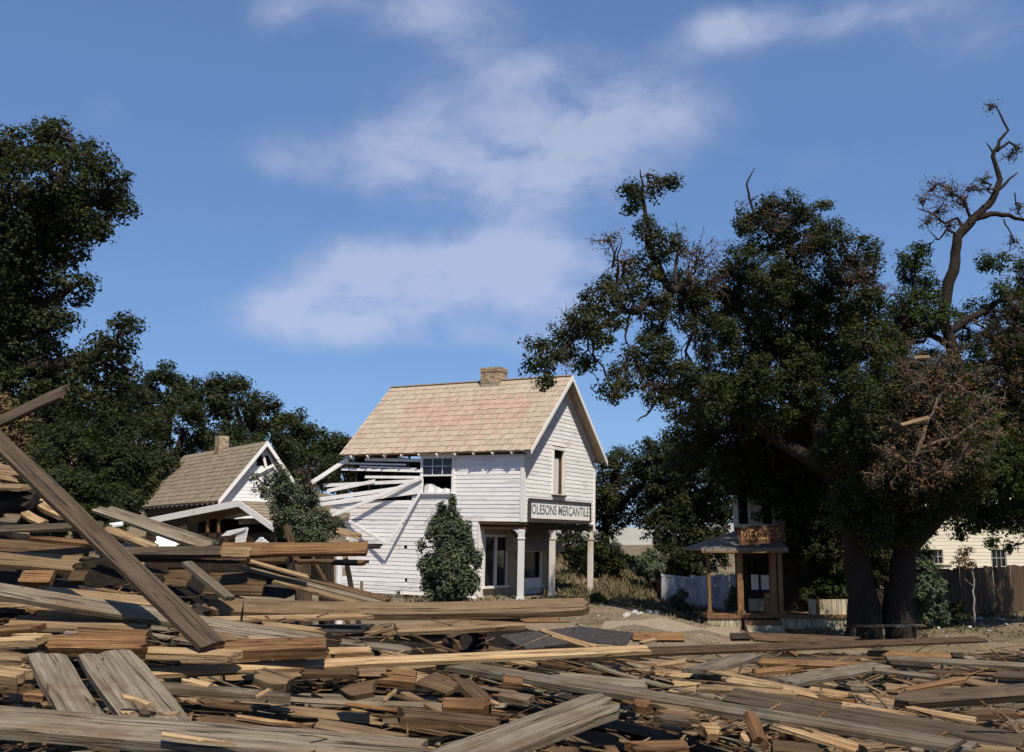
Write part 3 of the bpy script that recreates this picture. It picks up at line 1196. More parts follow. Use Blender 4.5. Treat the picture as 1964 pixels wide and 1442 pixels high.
# ------------------------------------------------------------------ the house on the left
AZ2 = .899
W2, L2, ZE2, ZR2, O2, OF2 = 3.778, 9.199, 3.808, 6.523, .3, .35
house = empty('ruined_house', (-12.734, 46, 0), (0, 0, R(90) - AZ2),
              'low white cottage with brown shingle roof, brick chimney and broken front porch', 'house')
bpy.context.view_layer.update()
HM = house.matrix_world.copy()
HI = HM.inverted()
p2 = (ZR2 - ZE2) / (W2 / 2 + O2)
s2 = math.hypot(W2 / 2 + O2, ZR2 - ZE2)
x2, z2 = (W2 / 2 + O2) / s2, (ZR2 - ZE2) / s2
m = MB()
m.prism([(-O2, -OF2, ZE2 - .02), (W2 / 2, -OF2, ZR2 - .02), (W2 / 2, -OF2, ZR2 - .1), (-O2 + .06, -OF2, ZE2 - .08)], (0, L2 + 2 * OF2, 0))
m.prism([(W2 + O2, -OF2, ZE2 - .02), (W2 / 2 + .002, -OF2, ZR2 - .02), (W2 / 2 + .002, -OF2, ZR2 - .1), (W2 + O2 - .06, -OF2, ZE2 - .08)][::-1], (0, L2 + 2 * OF2, 0))
roof2 = part(m, 'roof', 'soffit_tan', house)
for i in range(13):
    shingle_course(roof2, Vector((-O2, L2 + OF2, ZE2)), (0, -1, 0), Vector((x2, 0, z2)), Vector((-z2, 0, x2)), L2 + 2 * OF2,
                   s2 * i / 13, s2 * (i + 1) / 13, ['brown_shingle'], lambda y, r: 0, 300 + i, (.12, .24), .026, .025)
for i in range(13):
    shingle_course(roof2, Vector((W2 + O2, -OF2, ZE2)), (0, 1, 0), Vector((-x2, 0, z2)), Vector((z2, 0, x2)), L2 + 2 * OF2,
                   s2 * i / 13, s2 * (i + 1) / 13, ['brown_shingle'], lambda y, r: 0, 330 + i, (.5, .8))
for s in (0, 1):
    m = MB()
    xe = -O2 if s == 0 else W2 + O2
    a, b = Vector((xe, -OF2 - .03, ZE2 - .02)), Vector((W2 / 2, -OF2 - .03, ZR2 - .02))
    d = Vector((0, 0, -.2))
    pr = [a + d, a + Vector((0, 0, .04)), b + Vector((0, 0, .04)), b + d]
    m.prism(pr if s == 1 else pr[::-1], (0, .028, 0))
    part(m, 'barge_board', 'white_paint_trim', house)
for q in range(16):
    y = .3 + q * .6
    m = MB()
    a = Vector((-O2 + .02, y, ZE2 - .13))
    m.bar(a, a + Vector((x2, 0, z2)) * .5, .05, .1, up=(0, 1, 0))
    part(m, 'rafter', 'white_paint_trim', house)
boxpart('wall', 'brown_wood', house, (0, .05, -.5), (.1, L2, ZE2 + .1))
boxpart('wall', 'interior_dark', house, (W2 - .1, .05, -.5), (W2, L2, ZE2 + .1))
boxpart('wall', 'interior_dark', house, (.1, L2 - .1, -.5), (W2 - .1, L2, ZE2 + .1))
zi = 0
while True:
    z = .3 + zi * .16
    zi += 1
    top = ZE2 + O2 * p2
    h0 = W2 / 2 if z < top else (ZR2 - .14 - z) / p2
    h1 = W2 / 2 if z + .16 < top else max(0, (ZR2 - .14 - z - .16) / p2)
    if h0 < .1:
        break
    if 5.35 < z < 5.75:                               # torn strip below the peak
        front_board(W2 / 2 - h0, W2 / 2 - .35, z, cut=(W2 / 2 - h1, W2 / 2 - .3), parent=house)
        continue
    front_board(W2 / 2 - h0, W2 / 2 + h0, z, cut=(W2 / 2 - h1, W2 / 2 + h1), parent=house)
m = MB()
m.prism([(.1, .02, 0), (W2 - .1, .02, 0), (W2 - .1, .02, 3.9), (W2 / 2, .02, 6.1), (.1, .02, 3.9)], (0, .03, 0))
part(m, 'inner_lining', 'interior_dark', house)
for a, b in (((W2 / 2 - .1, -.1, 6.05), (W2 / 2 + .12, -.12, 5.3)), ((W2 / 2 + .25, -.1, 5.9), (W2 / 2 + .75, -.14, 5.0)), ((W2 / 2 - .7, -.1, 4.9), (W2 / 2 + .5, -.13, 5.5))):
    m = MB()
    m.bar(a, b, .12, .03, up=(0, -1, .2))
    part(m, 'hanging_board', 'white_paint_trim', house)
cc = on_plane(HI, 425, 860, 0, W2 / 2)
ch2 = boxpart('chimney', 'mortar', house, (W2 / 2 - .24, cc.y - .27, ZR2 - .7), (W2 / 2 + .24, cc.y + .27, ZR2 + .62))
for c_ in range(13):
    z = ZR2 - .52 + c_ * .088
    off = .1 if c_ % 2 else 0
    for q in range(3):
        y0, y1 = cc.y - .28 + q * .2 - off, cc.y - .28 + q * .2 - off + .19
        y0, y1 = max(y0, cc.y - .28), min(y1, cc.y + .28)
        if y1 - y0 > .03:
            boxpart('brick', 'tan_brick', ch2, (W2 / 2 - .255, y0, z), (W2 / 2 - .2, y1, z + .078))
        x0, x1 = max(W2 / 2 - .25 + q * .2 - off, W2 / 2 - .25), min(W2 / 2 - .06 + q * .2 - off, W2 / 2 + .25)
        if x1 - x0 > .03:
            boxpart('brick', 'tan_brick', ch2, (x0, cc.y - .286, z + .001), (x1, cc.y - .23, z + .079))

# the broken porch in front of it
porch = empty('broken_porch', P(458, 962, 41).to_tuple()[:2] + (0,), (0, 0, math.atan2(-.622, .783)),
              'sagging gabled porch with white edge boards and dark open bays before the cottage', 'porch')
bpy.context.view_layer.update()
PM = porch.matrix_world.copy()
PI_ = PM.inverted()


def pw(u, v, y=0):
    return on_plane(PI_, u, v, 1, y)


pk, le, ri = pw(458, 961), pw(283, 996), pw(526, 1009)
m = MB()
dpt = Vector((0, 3.2, .0))
for a, b in ((le, pk), (pk, ri)):
    n = Vector((0, 0, -.09))
    m.prism([a + n, b + n, b, a], dpt)
pr_ = part(m, 'roof', 'soffit_tan', porch)
dv = (ri - pk)
dl = dv.length
for i in range(8):
    u_ = dv.normalized()
    n_ = Vector((-u_.z, 0, u_.x))
    if n_.z < 0:
        n_ = -n_
    shingle_course(pr_, ri + Vector((0, .02, .0)), (0, 1, 0), -u_, n_, 3.1 - (.5 if i % 2 else 0) * (i < 4), dl * i / 8, dl * (i + 1) / 8, ['brown_shingle'], lambda y, r: 0, 360 + i, (.15, .3), .03, .06)
dv = (le - pk)
for i in range(14):
    u_ = dv.normalized()
    n_ = Vector((-u_.z, 0, u_.x))
    if n_.z < 0:
        n_ = -n_
    shingle_course(pr_, le + Vector((0, 3.1, 0)), (0, -1, 0), -u_, n_, 3.1, dv.length * i / 14, dv.length * (i + 1) / 14, ['brown_shingle'], lambda y, r: 0, 380 + i, (.15, .3), .03, .06)
for a, b in ((le, pk), (pk, ri)):
    m = MB()
    d = Vector((0, 0, -.21))
    m.prism([a + d + Vector((0, -.03, 0)), b + d + Vector((0, -.03, 0)), b + Vector((0, -.03, .05)), a + Vector((0, -.03, .05))], (0, .028, 0))
    part(m, 'fascia_board', 'white_paint_trim', porch)
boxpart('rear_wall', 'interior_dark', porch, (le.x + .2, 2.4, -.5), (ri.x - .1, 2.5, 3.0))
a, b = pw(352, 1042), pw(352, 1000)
boxpart('unlit_bay_board', 'umber_wood', porch, (le.x + .3, .10, 1.4), (a.x, .14, b.z + .15))  # dark boards close the porch bays, standing in for the unlit interior
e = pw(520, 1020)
boxpart('unlit_bay_board', 'dark_wood', porch, (a.x, .25, .0), (e.x, .29, pw(400, 1022).z))
for u in (390, 411):
    q0 = pw(u, 1020)
    boxpart('stud', 'orange_wood', porch, (q0.x - .05, .16, pw(u, 1021).z), (q0.x + .05, .24, pw(u, 990).z))
q0, q1 = pw(452, 1000), pw(500, 990)
boxpart('header_board', 'tan_wood', porch, (q0.x, .16, q0.z - .1), (q1.x, .2, q0.z + .12))


def quadboard(name, pts, mat, y=.05, t=.04):
    m = MB()
    q = [Vector((pw(u, v).x, y, pw(u, v).z)) for u, v in pts]
    m.prism(q[::-1], (0, t, 0))
    return part(m, name, mat, porch)


for r_ in range(3):
    quadboard('siding_board', [(337, 1022 + r_ * 8), (354, 1017 + r_ * 8), (354, 1024.5 + r_ * 8), (337, 1029.5 + r_ * 8)], 'white_paint_front')
for r_ in range(5):
    quadboard('siding_board', [(452 - r_, 1016 + r_ * 7), (473 - r_ * 1.3, 1012 + r_ * 7), (472 - r_ * 1.3, 1018.4 + r_ * 7), (451 - r_, 1022.4 + r_ * 7)], 'white_paint_front')
    quadboard('siding_board', [(496 - r_ * 4, 1030 + r_ * 4), (500 + r_ * 5, 1030 + r_ * 4), (503 + r_ * 5, 1033.6 + r_ * 4), (492 - r_ * 4, 1033.6 + r_ * 4)], 'white_paint_front', .06)
quadboard('hood_board', [(424, 1028), (436, 1018), (472, 1011), (470, 1016), (440, 1027)], 'white_paint_front', .0, .10)
quadboard('window_board', [(428, 1030), (433, 1028), (434, 1045), (429, 1046)], 'umber_wood', .02)

# white low wall bits behind the left heap
for u0, v0, u1, v1, D, lab in ((296, 1034, 347, 1051, 10.9, 'fallen white siding panel lying behind the two grey boards'),):
    a, b = P(u0, v0, D), P(u1, v1, D)
    plank(a, b, (0, -1, .8), .13, .02, 'white_paint_front', lab, 'siding_panel', 'panel', (.03, .1))

# ------------------------------------------------------------------ the eating house under the oak
ND = 37.0
no = P(1480, 1205, ND)
cafe = empty('porch_building', (no.x, ND, -1.1), (0, 0, 0),
             'brown-posted porch house with hipped slate roof shaded by the big oak', 'building')
NO = Vector((no.x, ND, -1.1))


def N(u, v, D=ND):
    return P(u, v, D) - NO


dk = N(1480, 1179).z                                  # deck height
xl, xr_ = N(1356, 1180).x, N(1650, 1180).x
xs0, xs1 = N(1426, 1190).x, N(1496, 1190).x           # steps
boxpart('porch_deck', 'post_brown_paint', cafe, (xl, -.02, dk - .12), (xr_, 2.0, dk))
x = xl + .02
rs = random.Random(11)
while x < xr_ - .05:
    w_ = rs.uniform(.13, .17)
    if not (xs0 - .1 < x < xs1):
        boxpart('skirt_board', 'pale_skirt_wood', cafe, (x, .03 + rs.uniform(0, .01), -.3), (x + w_ - .012, .055, dk - .122))
    x += w_
boxpart('skirt_backing', 'interior_dark', cafe, (xl, .08, -.3), (xr_, .12, dk - .122))
for q in range(3):
    boxpart('step', 'pale_skirt_wood' if q else 'post_brown_paint', cafe, (xs0, -.28 * (q + 1) - .02, -.3), (xs1, -.28 * q - .022, dk - .17 * (q + 1)))
ez = N(1420, 1053).z                                  # underside of the eave
for u, w_ in ((1360, .12), (1420, .2), (1484, .2), (1497, .16)):
    c = N(u, 1100)
    m = MB()
    m.box((c.x - w_ / 2, .04, dk + .002), (c.x + w_ / 2, .04 + w_, ez))
    m.box((c.x - w_ / 2 - .04, .0, dk + .004), (c.x + w_ / 2 + .04, .08 + w_, dk + .14))
    part(m, 'porch_post', 'post_brown_paint', cafe)
c0, c1 = N(1357, 1100).x, N(1506, 1100).x
boxpart('porch_beam', 'post_brown_paint', cafe, (c0, .05, ez - .16), (c1, .17, ez - .002))
boxpart('porch_beam', 'post_brown_paint', cafe, (c0, .172, ez - .16), (c0 + .12, 2.0, ez - .002))
# hipped roof: eave 0.5 m out, up to the wall
top = N(1416, 1018, ND + 2).z
e0, e1 = N(1345, 1056, ND - .4), N(1512, 1050, ND - .4)
wl, wr = N(1412, 1000, ND + 2).x, e1.x
m = MB()
A = [Vector((e0.x, -.4, ez + .02)), Vector((e1.x, -.4, ez + .02)), Vector((wr, 2.0, top)), Vector((wl, 2.0, top)), Vector((e0.x, 3.4, ez + .02))]
th = Vector((0, 0, .07))
m.face([A[0], A[1], A[2], A[3]])
m.face([A[4], A[0], A[3]])
m.face([A[1] - th, A[0] - th, A[4] - th, A[2] - Vector((0, 0, top - ez))])
m.face([A[0] - th, A[1] - th, A[1], A[0]])
m.face([A[4] - th, A[0] - th, A[0], A[4]])
nroof = part(m, 'roof', 'slate_shingle', cafe)
# courses of slates on the two faces that show
for (a, b, c, d) in ((A[0], A[1], A[2], A[3]), (A[4], A[0], A[3], A[3])):
    up = ((c + d) / 2 - (a + b) / 2)
    nrm = (b - a).cross(up).normalized()
    for i in range(11):
        f0, f1 = i / 11, (i + 1) / 11
        mm = MB()
        p0, p1 = a.lerp(d, f0), b.lerp(c, f0)
        q0, q1 = a.lerp(d, f1), b.lerp(c, f1)
        mm.face([p0 + nrm * .004, p1 + nrm * .004, p1 + nrm * .03, p0 + nrm * .03])
        mm.face([p0 + nrm * .03, p1 + nrm * .03, q1 + nrm * .006, q0 + nrm * .006])
        part(mm, 'slate_course', 'slate_shingle', nroof)
boxpart('fascia_board', 'post_brown_paint', cafe, (e0.x + .02, -.43, ez - .12), (e1.x, -.402, ez - .052))
# ground floor wall with the curtained window, upper wall of cream boards
gx = [N(u, 1120, ND + 2).x for u in (1412, 1436, 1478, 1660)]
gz_ = [N(1450, v, ND + 2).z for v in (1132, 1102)]
m = MB()
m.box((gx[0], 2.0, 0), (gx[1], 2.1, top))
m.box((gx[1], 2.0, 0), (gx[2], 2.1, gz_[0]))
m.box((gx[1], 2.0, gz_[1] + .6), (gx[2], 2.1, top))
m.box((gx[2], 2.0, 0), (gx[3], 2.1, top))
part(m, 'wall', 'dark_wood', cafe)  # wall coloured near black for the shade under the porch roof
win = boxpart('window', 'dark_wood', cafe, (gx[1] - .06, 1.95, gz_[0] - .06), (gx[2] + .06, 1.998, gz_[0]))
boxpart('pane', 'window_glass', win, (gx[1], 2.04, gz_[0] + .001), (gx[2], 2.05, gz_[1] + .6))
boxpart('curtain', 'curtain_cloth', win, (gx[1] + .1, 2.022, gz_[0] + .02), (gx[1] + .16 + (gx[2] - gx[1]) * .35, 2.036, gz_[1]))
boxpart('curtain', 'curtain_cloth', win, (gx[2] - .34, 2.020, gz_[0] + .02), (gx[2] - .05, 2.034, gz_[1] - .02))
boxpart('muntin', 'dark_wood', win, ((gx[1] + gx[2]) / 2 - .03, 2.0, gz_[0]), ((gx[1] + gx[2]) / 2 + .03, 2.02, gz_[1] + .6))
boxpart('wainscot', 'pale_skirt_wood', cafe, (gx[1] - .05, 1.93, dk + .01), (gx[2] + .05, 1.948, gz_[0] - .3))
wt_ = N(1430, 870, ND + 2).z
zz = top + .02
while zz < wt_:
    front_board(gx[0], gx[3], zz, y=2.0, mat='cream_paint', parent=cafe)
    zz += .15
boxpart('wall', 'cream_paint', cafe, (gx[0], 2.002, top), (gx[3], 2.1, wt_ + .2))
m = MB()
m.hexa([(gx[0], 2.102, 0), (gx[0] + .1, 2.102, 0), (gx[0] + 1.35, 7, 0), (gx[0] + 1.25, 7, 0), (gx[0], 2.102, wt_ + .2), (gx[0] + .1, 2.102, wt_ + .2), (gx[0] + 1.35, 7, wt_ + .2), (gx[0] + 1.25, 7, wt_ + .2)])
part(m, 'wall', 'cream_paint', cafe)
boxpart('corner_board', 'cream_paint', cafe, (gx[0] - .03, 1.95, top + .01), (gx[0] + .12, 1.972, wt_))
c = N(1444, 990, ND + 2)
for u in (1424, 1470):
    a0_, a1_ = N(u - 8, 1005, ND + 2), N(u + 8, 935, ND + 2)
    wnd = boxpart('window', 'cream_paint', cafe, (a0_.x - .08, 1.94, a0_.z - .08), (a1_.x + .08, 1.972, a0_.z))
    boxpart('pane', 'window_glass', wnd, (a0_.x, 1.955, a0_.z + .002), (a1_.x, 1.968, a1_.z))
    boxpart('casing', 'cream_paint', wnd, (a0_.x - .1, 1.93, a0_.z + .002), (a0_.x - .002, 1.972, a1_.z + .1))
    boxpart('casing', 'cream_paint', wnd, (a1_.x + .002, 1.93, a0_.z + .002), (a1_.x + .1, 1.972, a1_.z + .1))
m = MB()
m.prism([(gx[0] - .1, 1.4, wt_ + .1), ((gx[0] + gx[3]) / 2, 1.4, wt_ + 1.9), (gx[3] + .3, 1.4, wt_ + .1)][::-1], (1.3, 6, 0))
part(m, 'upper_roof', 'brown_shingle', cafe, tints=[.3] * len(m.f))
# low boarded side of the porch on the right
x = N(1552, 1160).x
while x < N(1640, 1160).x:
    boxpart('balustrade_board', 'pale_skirt_wood', cafe, (x, .10, dk + .004), (x + .15, .125, dk + .52))
    x += .165
boxpart('balustrade_board', 'orange_wood', cafe, (N(1567, 1160).x, .06, dk + .004), (N(1573, 1160).x, .098, dk + .62))

# its hanging sign, tipped
q0, q1 = P(1411, 1011, ND - .55), P(1503, 1004, ND - .55)
q2 = P(1420, 1045, ND - .55)
cs = (q0 + P(1507, 1040, ND - .55)) / 2
ang = math.atan2(q1.z - q0.z, q1.x - q0.x)
sign2 = empty('porch_sign', cs, (R(-8), -ang, 0), 'dark brown board with worn gold letters above the brown porch steps', 'sign')
wd_, hd_ = (q1 - q0).length, (q2 - q0).length
m = MB()
m.prism([(-wd_ / 2 - .05, -.02, hd_ / 2), (-wd_ / 2 + .1, -.02, -hd_ / 2), (wd_ / 2 + .03, -.02, -hd_ / 2), (wd_ / 2, -.02, hd_ / 2)], (0, .05, 0))
part(m, 'board', 'sign_brown', sign2)
t_ = lettering("NELLIE'S", hd_ * .86, 'letter_gold', sign2, (0, -.026, 0), bold=-.002)
bpy.context.view_layer.update()
t_.scale.x = (wd_ - .32) / max(.1, t_.dimensions.x)

# crate on the porch by the double post
ca, cb = P(1472, 1173, ND + .3), P(1488, 1138, ND + .3)
crate = empty('crate', ((ca.x + cb.x) / 2, ND + .55, NO.z + dk + .002), (0, 0, .12), 'tall slatted crate of pale wood standing on the porch beside the double post', 'crate')
hwc, hc = (cb.x - ca.x) / 2, cb.z - NO.z - dk
for q in range(4):
    boxpart('slat', 'yellow_wood', crate, (-hwc, -.16, hc * q / 4 + .008), (hwc, -.135, hc * (q + 1) / 4 - .012))
for sx2 in (-1, 1):
    boxpart('corner_post', 'tan_wood', crate, (sx2 * hwc - .02, -.133, 0), (sx2 * hwc + .02, -.09, hc))
boxpart('back_panel', 'tan_wood', crate, (-hwc, .14, 0), (hwc, .16, hc))
boxpart('side_panel', 'tan_wood', crate, (-hwc, -.088, 0), (-hwc + .02, .138, hc))
boxpart('side_panel', 'tan_wood', crate, (hwc - .02, -.088, 0), (hwc, .138, hc))

# ------------------------------------------------------------------ cream building on the right
BD = 52.0
bo = P(1756, 1100, BD)
barn = empty('cream_building', (bo.x, BD, -1), (0, 0, 0), 'cream clapboard building with small barred window standing behind the dark fence', 'building')
bw = P(2180, 1100, BD).x - bo.x
ph_ = P(1800, 905, BD).z + 1
w0, w1 = P(1906, 1086, BD), P(1925, 1054, BD)
v0, v1 = P(1786, 1080, BD), P(1804, 1054, BD)
zz = 0
while zz < ph_:
    segs = [(0, bw)]
    for a, b in ((v0, v1), (w0, w1)):
        if a.z + 1 - .1 < zz + .08 < b.z + 1 + .1:
            cut0, cut1 = a.x - bo.x - .1, b.x - bo.x + .1
            segs = [s_ for (p_, q_) in segs for s_ in (((p_, cut0), (cut1, q_)) if p_ < cut0 and q_ > cut1 else ((p_, q_),))]
    for p_, q_ in segs:
        front_board(p_, q_, zz, mat='cream_paint', parent=barn, h=.178)
    zz += .17
boxpart('wall', 'cream_paint', barn, (0, .30, 0), (bw, .38, ph_))
for a, b in ((v0, v1), (w0, w1)):
    x0, x1, z0_, z1_ = a.x - bo.x, b.x - bo.x, a.z + 1, b.z + 1
    wnd = boxpart('window', 'cream_paint', barn, (x0 - .1, -.05, z1_), (x1 + .1, .05, z1_ + .1))
    boxpart('sill', 'cream_paint', wnd, (x0 - .14, -.1, z0_ - .08), (x1 + (.5 if a is v0 else .14), .05, z0_))
    boxpart('pane', 'window_glass', wnd, (x0 - .09, .06, z0_), (x1 + .09, .07, z1_))
    for q in range(4):
        xx = x0 - .06 + (x1 - x0 + .12) * q / 3
        boxpart('bar', 'wire_metal', wnd, (xx - .015, .0, z0_), (xx + .015, .03, z1_))
    boxpart('bar', 'wire_metal', wnd, (x0 - .09, -.004, (z0_ + z1_) / 2 - .015), (x1 + .09, -.001, (z0_ + z1_) / 2 + .02))
m = MB()
m.prism([(-.3, -.4, ph_ - .1), (bw / 2, -.4, ph_ + 2.4), (bw + .3, -.4, ph_ - .1)][::-1], (0, 7, 0))
part(m, 'roof', 'brown_shingle', barn, tints=[.3] * len(m.f))

# ------------------------------------------------------------------ board fences


def board_fence(name, label, pts, mat, bwid, gap, seed, topjit=.04):
    """pts: (u, v top, D) along the fence; boards stand from the ground to the given top"""
    rr = random.Random(seed)
    p = [P(u, v, D) for u, v, D in pts]
    root = empty(name, (p[0].x, p[0].y, float(gz(p[0].x, p[0].y))), (0, 0, 0), label, 'fence')
    O = root.location.copy()
    for a, b in zip(p[:-1], p[1:]):
        d = Vector((b.x - a.x, b.y - a.y, 0))
        ln = d.length
        d.normalize()
        nrm = Vector((d.y, -d.x, 0))
        s = 0
        while s < ln - .03:
            w_ = bwid * rr.uniform(.85, 1.15)
            f = s / ln
            base = a.lerp(b, f)
            g0 = float(gz(base.x, base.y)) - .1
            zt = base.z + rr.uniform(-topjit, topjit)
            c0 = Vector((base.x, base.y, 0)) + nrm * rr.uniform(0, .015) - O
            c1 = c0 + d * (w_ - gap)
            t_ = nrm * .02
            m = MB()
            lean = d * rr.uniform(-.015, .015)
            m.hexa([Vector((q.x, q.y, g0 - O.z)) for q in (c0 + t_, c1 + t_, c1, c0)] + [Vector((q.x, q.y, zt - O.z + k_)) + lean for q, k_ in ((c0 + t_, 0), (c1 + t_, rr.uniform(-.02, .02)), (c1, 0), (c0, 0))])
            part(m, 'board', mat, root)
            s += w_
        for h in (.35, 1.1):
            m = MB()
            m.bar(Vector((a.x, a.y, float(gz(a.x, a.y)) + h)) - O - nrm * .05, Vector((b.x, b.y, float(gz(b.x, b.y)) + h)) - O - nrm * .05, .05, .09)
            part(m, 'rail', mat, root)
    return root


board_fence('board_fence', 'pale whitewashed board fence left of the brown-posted porch', [(1268, 1107, 45), (1440, 1099, 43.5)], 'fence_pale_wash', .2, .012, 5)
board_fence('board_fence', 'dark brown board fence in front of the cream building', [(1745, 1094, 41), (2060, 1078, 45)], 'fence_brown_wood', .17, .01, 6, .05)
board_fence('board_fence', 'short brown fence end seen in the gap left of the whitewashed fence', [(1252, 1118, 47), (1267, 1112, 45.5)], 'fence_brown_wood', .17, .01, 8)

# bench round the oak
bn = empty('bench', (P(1690, 1200, 32).x, 31.6, -1.05), (0, 0, 0), 'low plank bench running round the foot of the big oak', 'bench')
bz_ = P(1690, 1199, 31.6).z + 1.05
for x0, x1, y0, mt in ((-1.15, -.2, 0, 'dark_wood'), (-.19, 1.2, .02, 'weathered_grey_wood')):
    boxpart('seat_plank', mt, bn, (x0, y0 - .02, bz_ - .05), (x1, y0 + .16, bz_))
    boxpart('seat_plank', mt, bn, (x0, y0 + .175, bz_ - .05), (x1 + .03, y0 + .36, bz_ - .004))
for x0 in (-.95, -.1, .9):
    boxpart('leg', 'weathered_grey_wood', bn, (x0, .02, -.25), (x0 + .07, .09, bz_ - .051))
    boxpart('leg', 'weathered_grey_wood', bn, (x0, .27, -.25), (x0 + .07, .34, bz_ - .055))

# pale concrete walk at the edge of the wreckage, path to the back
def ground_at(u, v, lo=20, hi=70):
    ds = np.linspace(lo, hi, 500)
    a, b = P(u, v, 1), P(u, v, 2)
    k_ = b - a
    z = a.z + k_.z * (ds - 1)
    x = a.x + k_.x * (ds - 1)
    hit = np.nonzero(z <= gz(x, ds))[0]
    d = float(ds[hit[0]]) if len(hit) else hi
    p = P(u, v, d)
    return Vector((p.x, p.y, float(gz(p.x, p.y))))


q = [ground_at(*t) for t in ((1150, 1222), (1425, 1226), (1415, 1206), (1160, 1199))]
m = MB()
na, nb = 16, 6
for i in range(na):
    for j in range(nb):
        pt = []
        for a, b in ((i, j), (i + 1, j), (i + 1, j + 1), (i, j + 1)):
            c = q[0].lerp(q[1], a / na).lerp(q[3].lerp(q[2], a / na), b / nb)
            pt.append(Vector((c.x, c.y, float(gz(c.x, c.y)) + .09)))
        m.face(pt)
        if j == 0:
            m.face([pt[0] - Vector((0, 0, .5)), pt[1] - Vector((0, 0, .5)), pt[1], pt[0]])
        if j == nb - 1:
            m.face([pt[3], pt[2], pt[2] - Vector((0, 0, .5)), pt[3] - Vector((0, 0, .5))])
        if i == 0:
            m.face([pt[0], pt[3], pt[3] - Vector((0, 0, .5)), pt[0] - Vector((0, 0, .5))])
        if i == na - 1:
            m.face([pt[2], pt[1], pt[1] - Vector((0, 0, .5)), pt[2] - Vector((0, 0, .5))])
tag(m.build('pavement', 'concrete'), kind='structure')

# gravel and small litter on the bare ground: nobody could count it
rng = np.random.default_rng(61)
gp = []
while len(gp) < 1300:
    u, v = rng.uniform(1090, 1980), rng.uniform(1150, 1236)
    if u < 1420 or v > 1176:
        c = ground_at(u, v)
        gp.append((c.x + rng.normal() * .1, c.y + rng.normal() * .3))
gp = np.array(gp)
gs = rng.uniform(.01, .032, len(gp)) * np.where(rng.random(len(gp)) < .08, 2.0, 1)
gc = np.stack([gp[:, 0], gp[:, 1], gz(gp[:, 0], gp[:, 1]) + gs * .3], 1)
oc = np.array([(1, 0, 0), (0, 1, 0), (-1, 0, 0), (0, -1, 0), (0, 0, .7), (0, 0, -.7)])
gv = gc[:, None, :] + oc[None] * gs[:, None, None] * rng.uniform(.6, 1.4, (len(gp), 6, 1))
gf = (np.arange(len(gp))[:, None, None] * 6 + np.array([(0, 1, 4), (1, 2, 4), (2, 3, 4), (3, 0, 4), (1, 0, 5), (2, 1, 5), (3, 2, 5), (0, 3, 5)])[None]).reshape(-1, 3)
me = bpy.data.meshes.new('gravel')
fast_mesh(me, gv.reshape(-1, 3), gf)
for q in ('rock_pale', 'brown_wood', 'tan_wood', 'mortar'):
    me.materials.append(MAT[q])
me.polygons.foreach_set('material_index', np.repeat(rng.choice([0, 1, 2, 3, 3, 1], len(gp)), 8).astype(np.int32))
o = bpy.data.objects.new('gravel', me)
COL.objects.link(o)
tag(o, 'gravel and small litter strewn over the bare dirt', 'gravel', None, 'stuff')

# stones along the path and in the yard


def stone(c, r, seed):
    rr = random.Random(seed)
    m = MB()
    bm_v = []
    for i in range(5):
        th_ = math.pi * i / 4
        for j in range(8):
            a = 2 * math.pi * j / 8
            k_ = r * rr.uniform(.75, 1.2)
            bm_v.append((k_ * math.sin(th_) * math.cos(a), k_ * math.sin(th_) * math.sin(a) * .8, k_ * .62 * math.cos(th_)))
    m.v = bm_v
    for i in range(4):
        for j in range(8):
            q_ = (j + 1) % 8
            m.f.append((i * 8 + j, (i + 1) * 8 + j, (i + 1) * 8 + q_, i * 8 + q_))
    m.mi = [0] * len(m.f)
    o = m.build('stone', 'rock_pale', smooth=False)
    o.location = c
    o.rotation_euler = (0, 0, rr.uniform(0, 6))
    return o


rs = random.Random(21)
for i in range(30):
    f = i / 29
    u = 1192 + 150 * f + rs.uniform(-5, 5)
    v = 1182 - 9 * math.sin(f * 3) + rs.uniform(-3, 4)
    if i % 5 == 0:
        u, v = 1255 + rs.uniform(0, 30), 1160 + rs.uniform(0, 14)
    c = ground_at(u, v)
    tag(stone(c + Vector((0, 0, .03)), rs.uniform(.07, .17), 500 + i), 'pale stone in the line edging the path before the whitewashed fence', 'stone', 'pale stones edging the path')
for i, (u, v, r) in enumerate(((1838, 1192, .16), (1868, 1187, .13), (1880, 1189, .15), (1916, 1190, .13), (1930, 1200, .08), (1860, 1205, .09), (1896, 1212, .08), (1820, 1178, .14), (1945, 1182, .07), (1800, 1206, .07), (1788, 1196, .06))):
    tag(stone(ground_at(u, v) + Vector((0, 0, .03)), r, 600 + i), 'pale rock lying in the bare yard below the dark fence', 'stone', 'pale rocks in the yard')
tag(stone(P(1474, 1204, 36.0), .13, 650), 'round white stone at the foot of the porch steps', 'stone')

# ------------------------------------------------------------------ trees


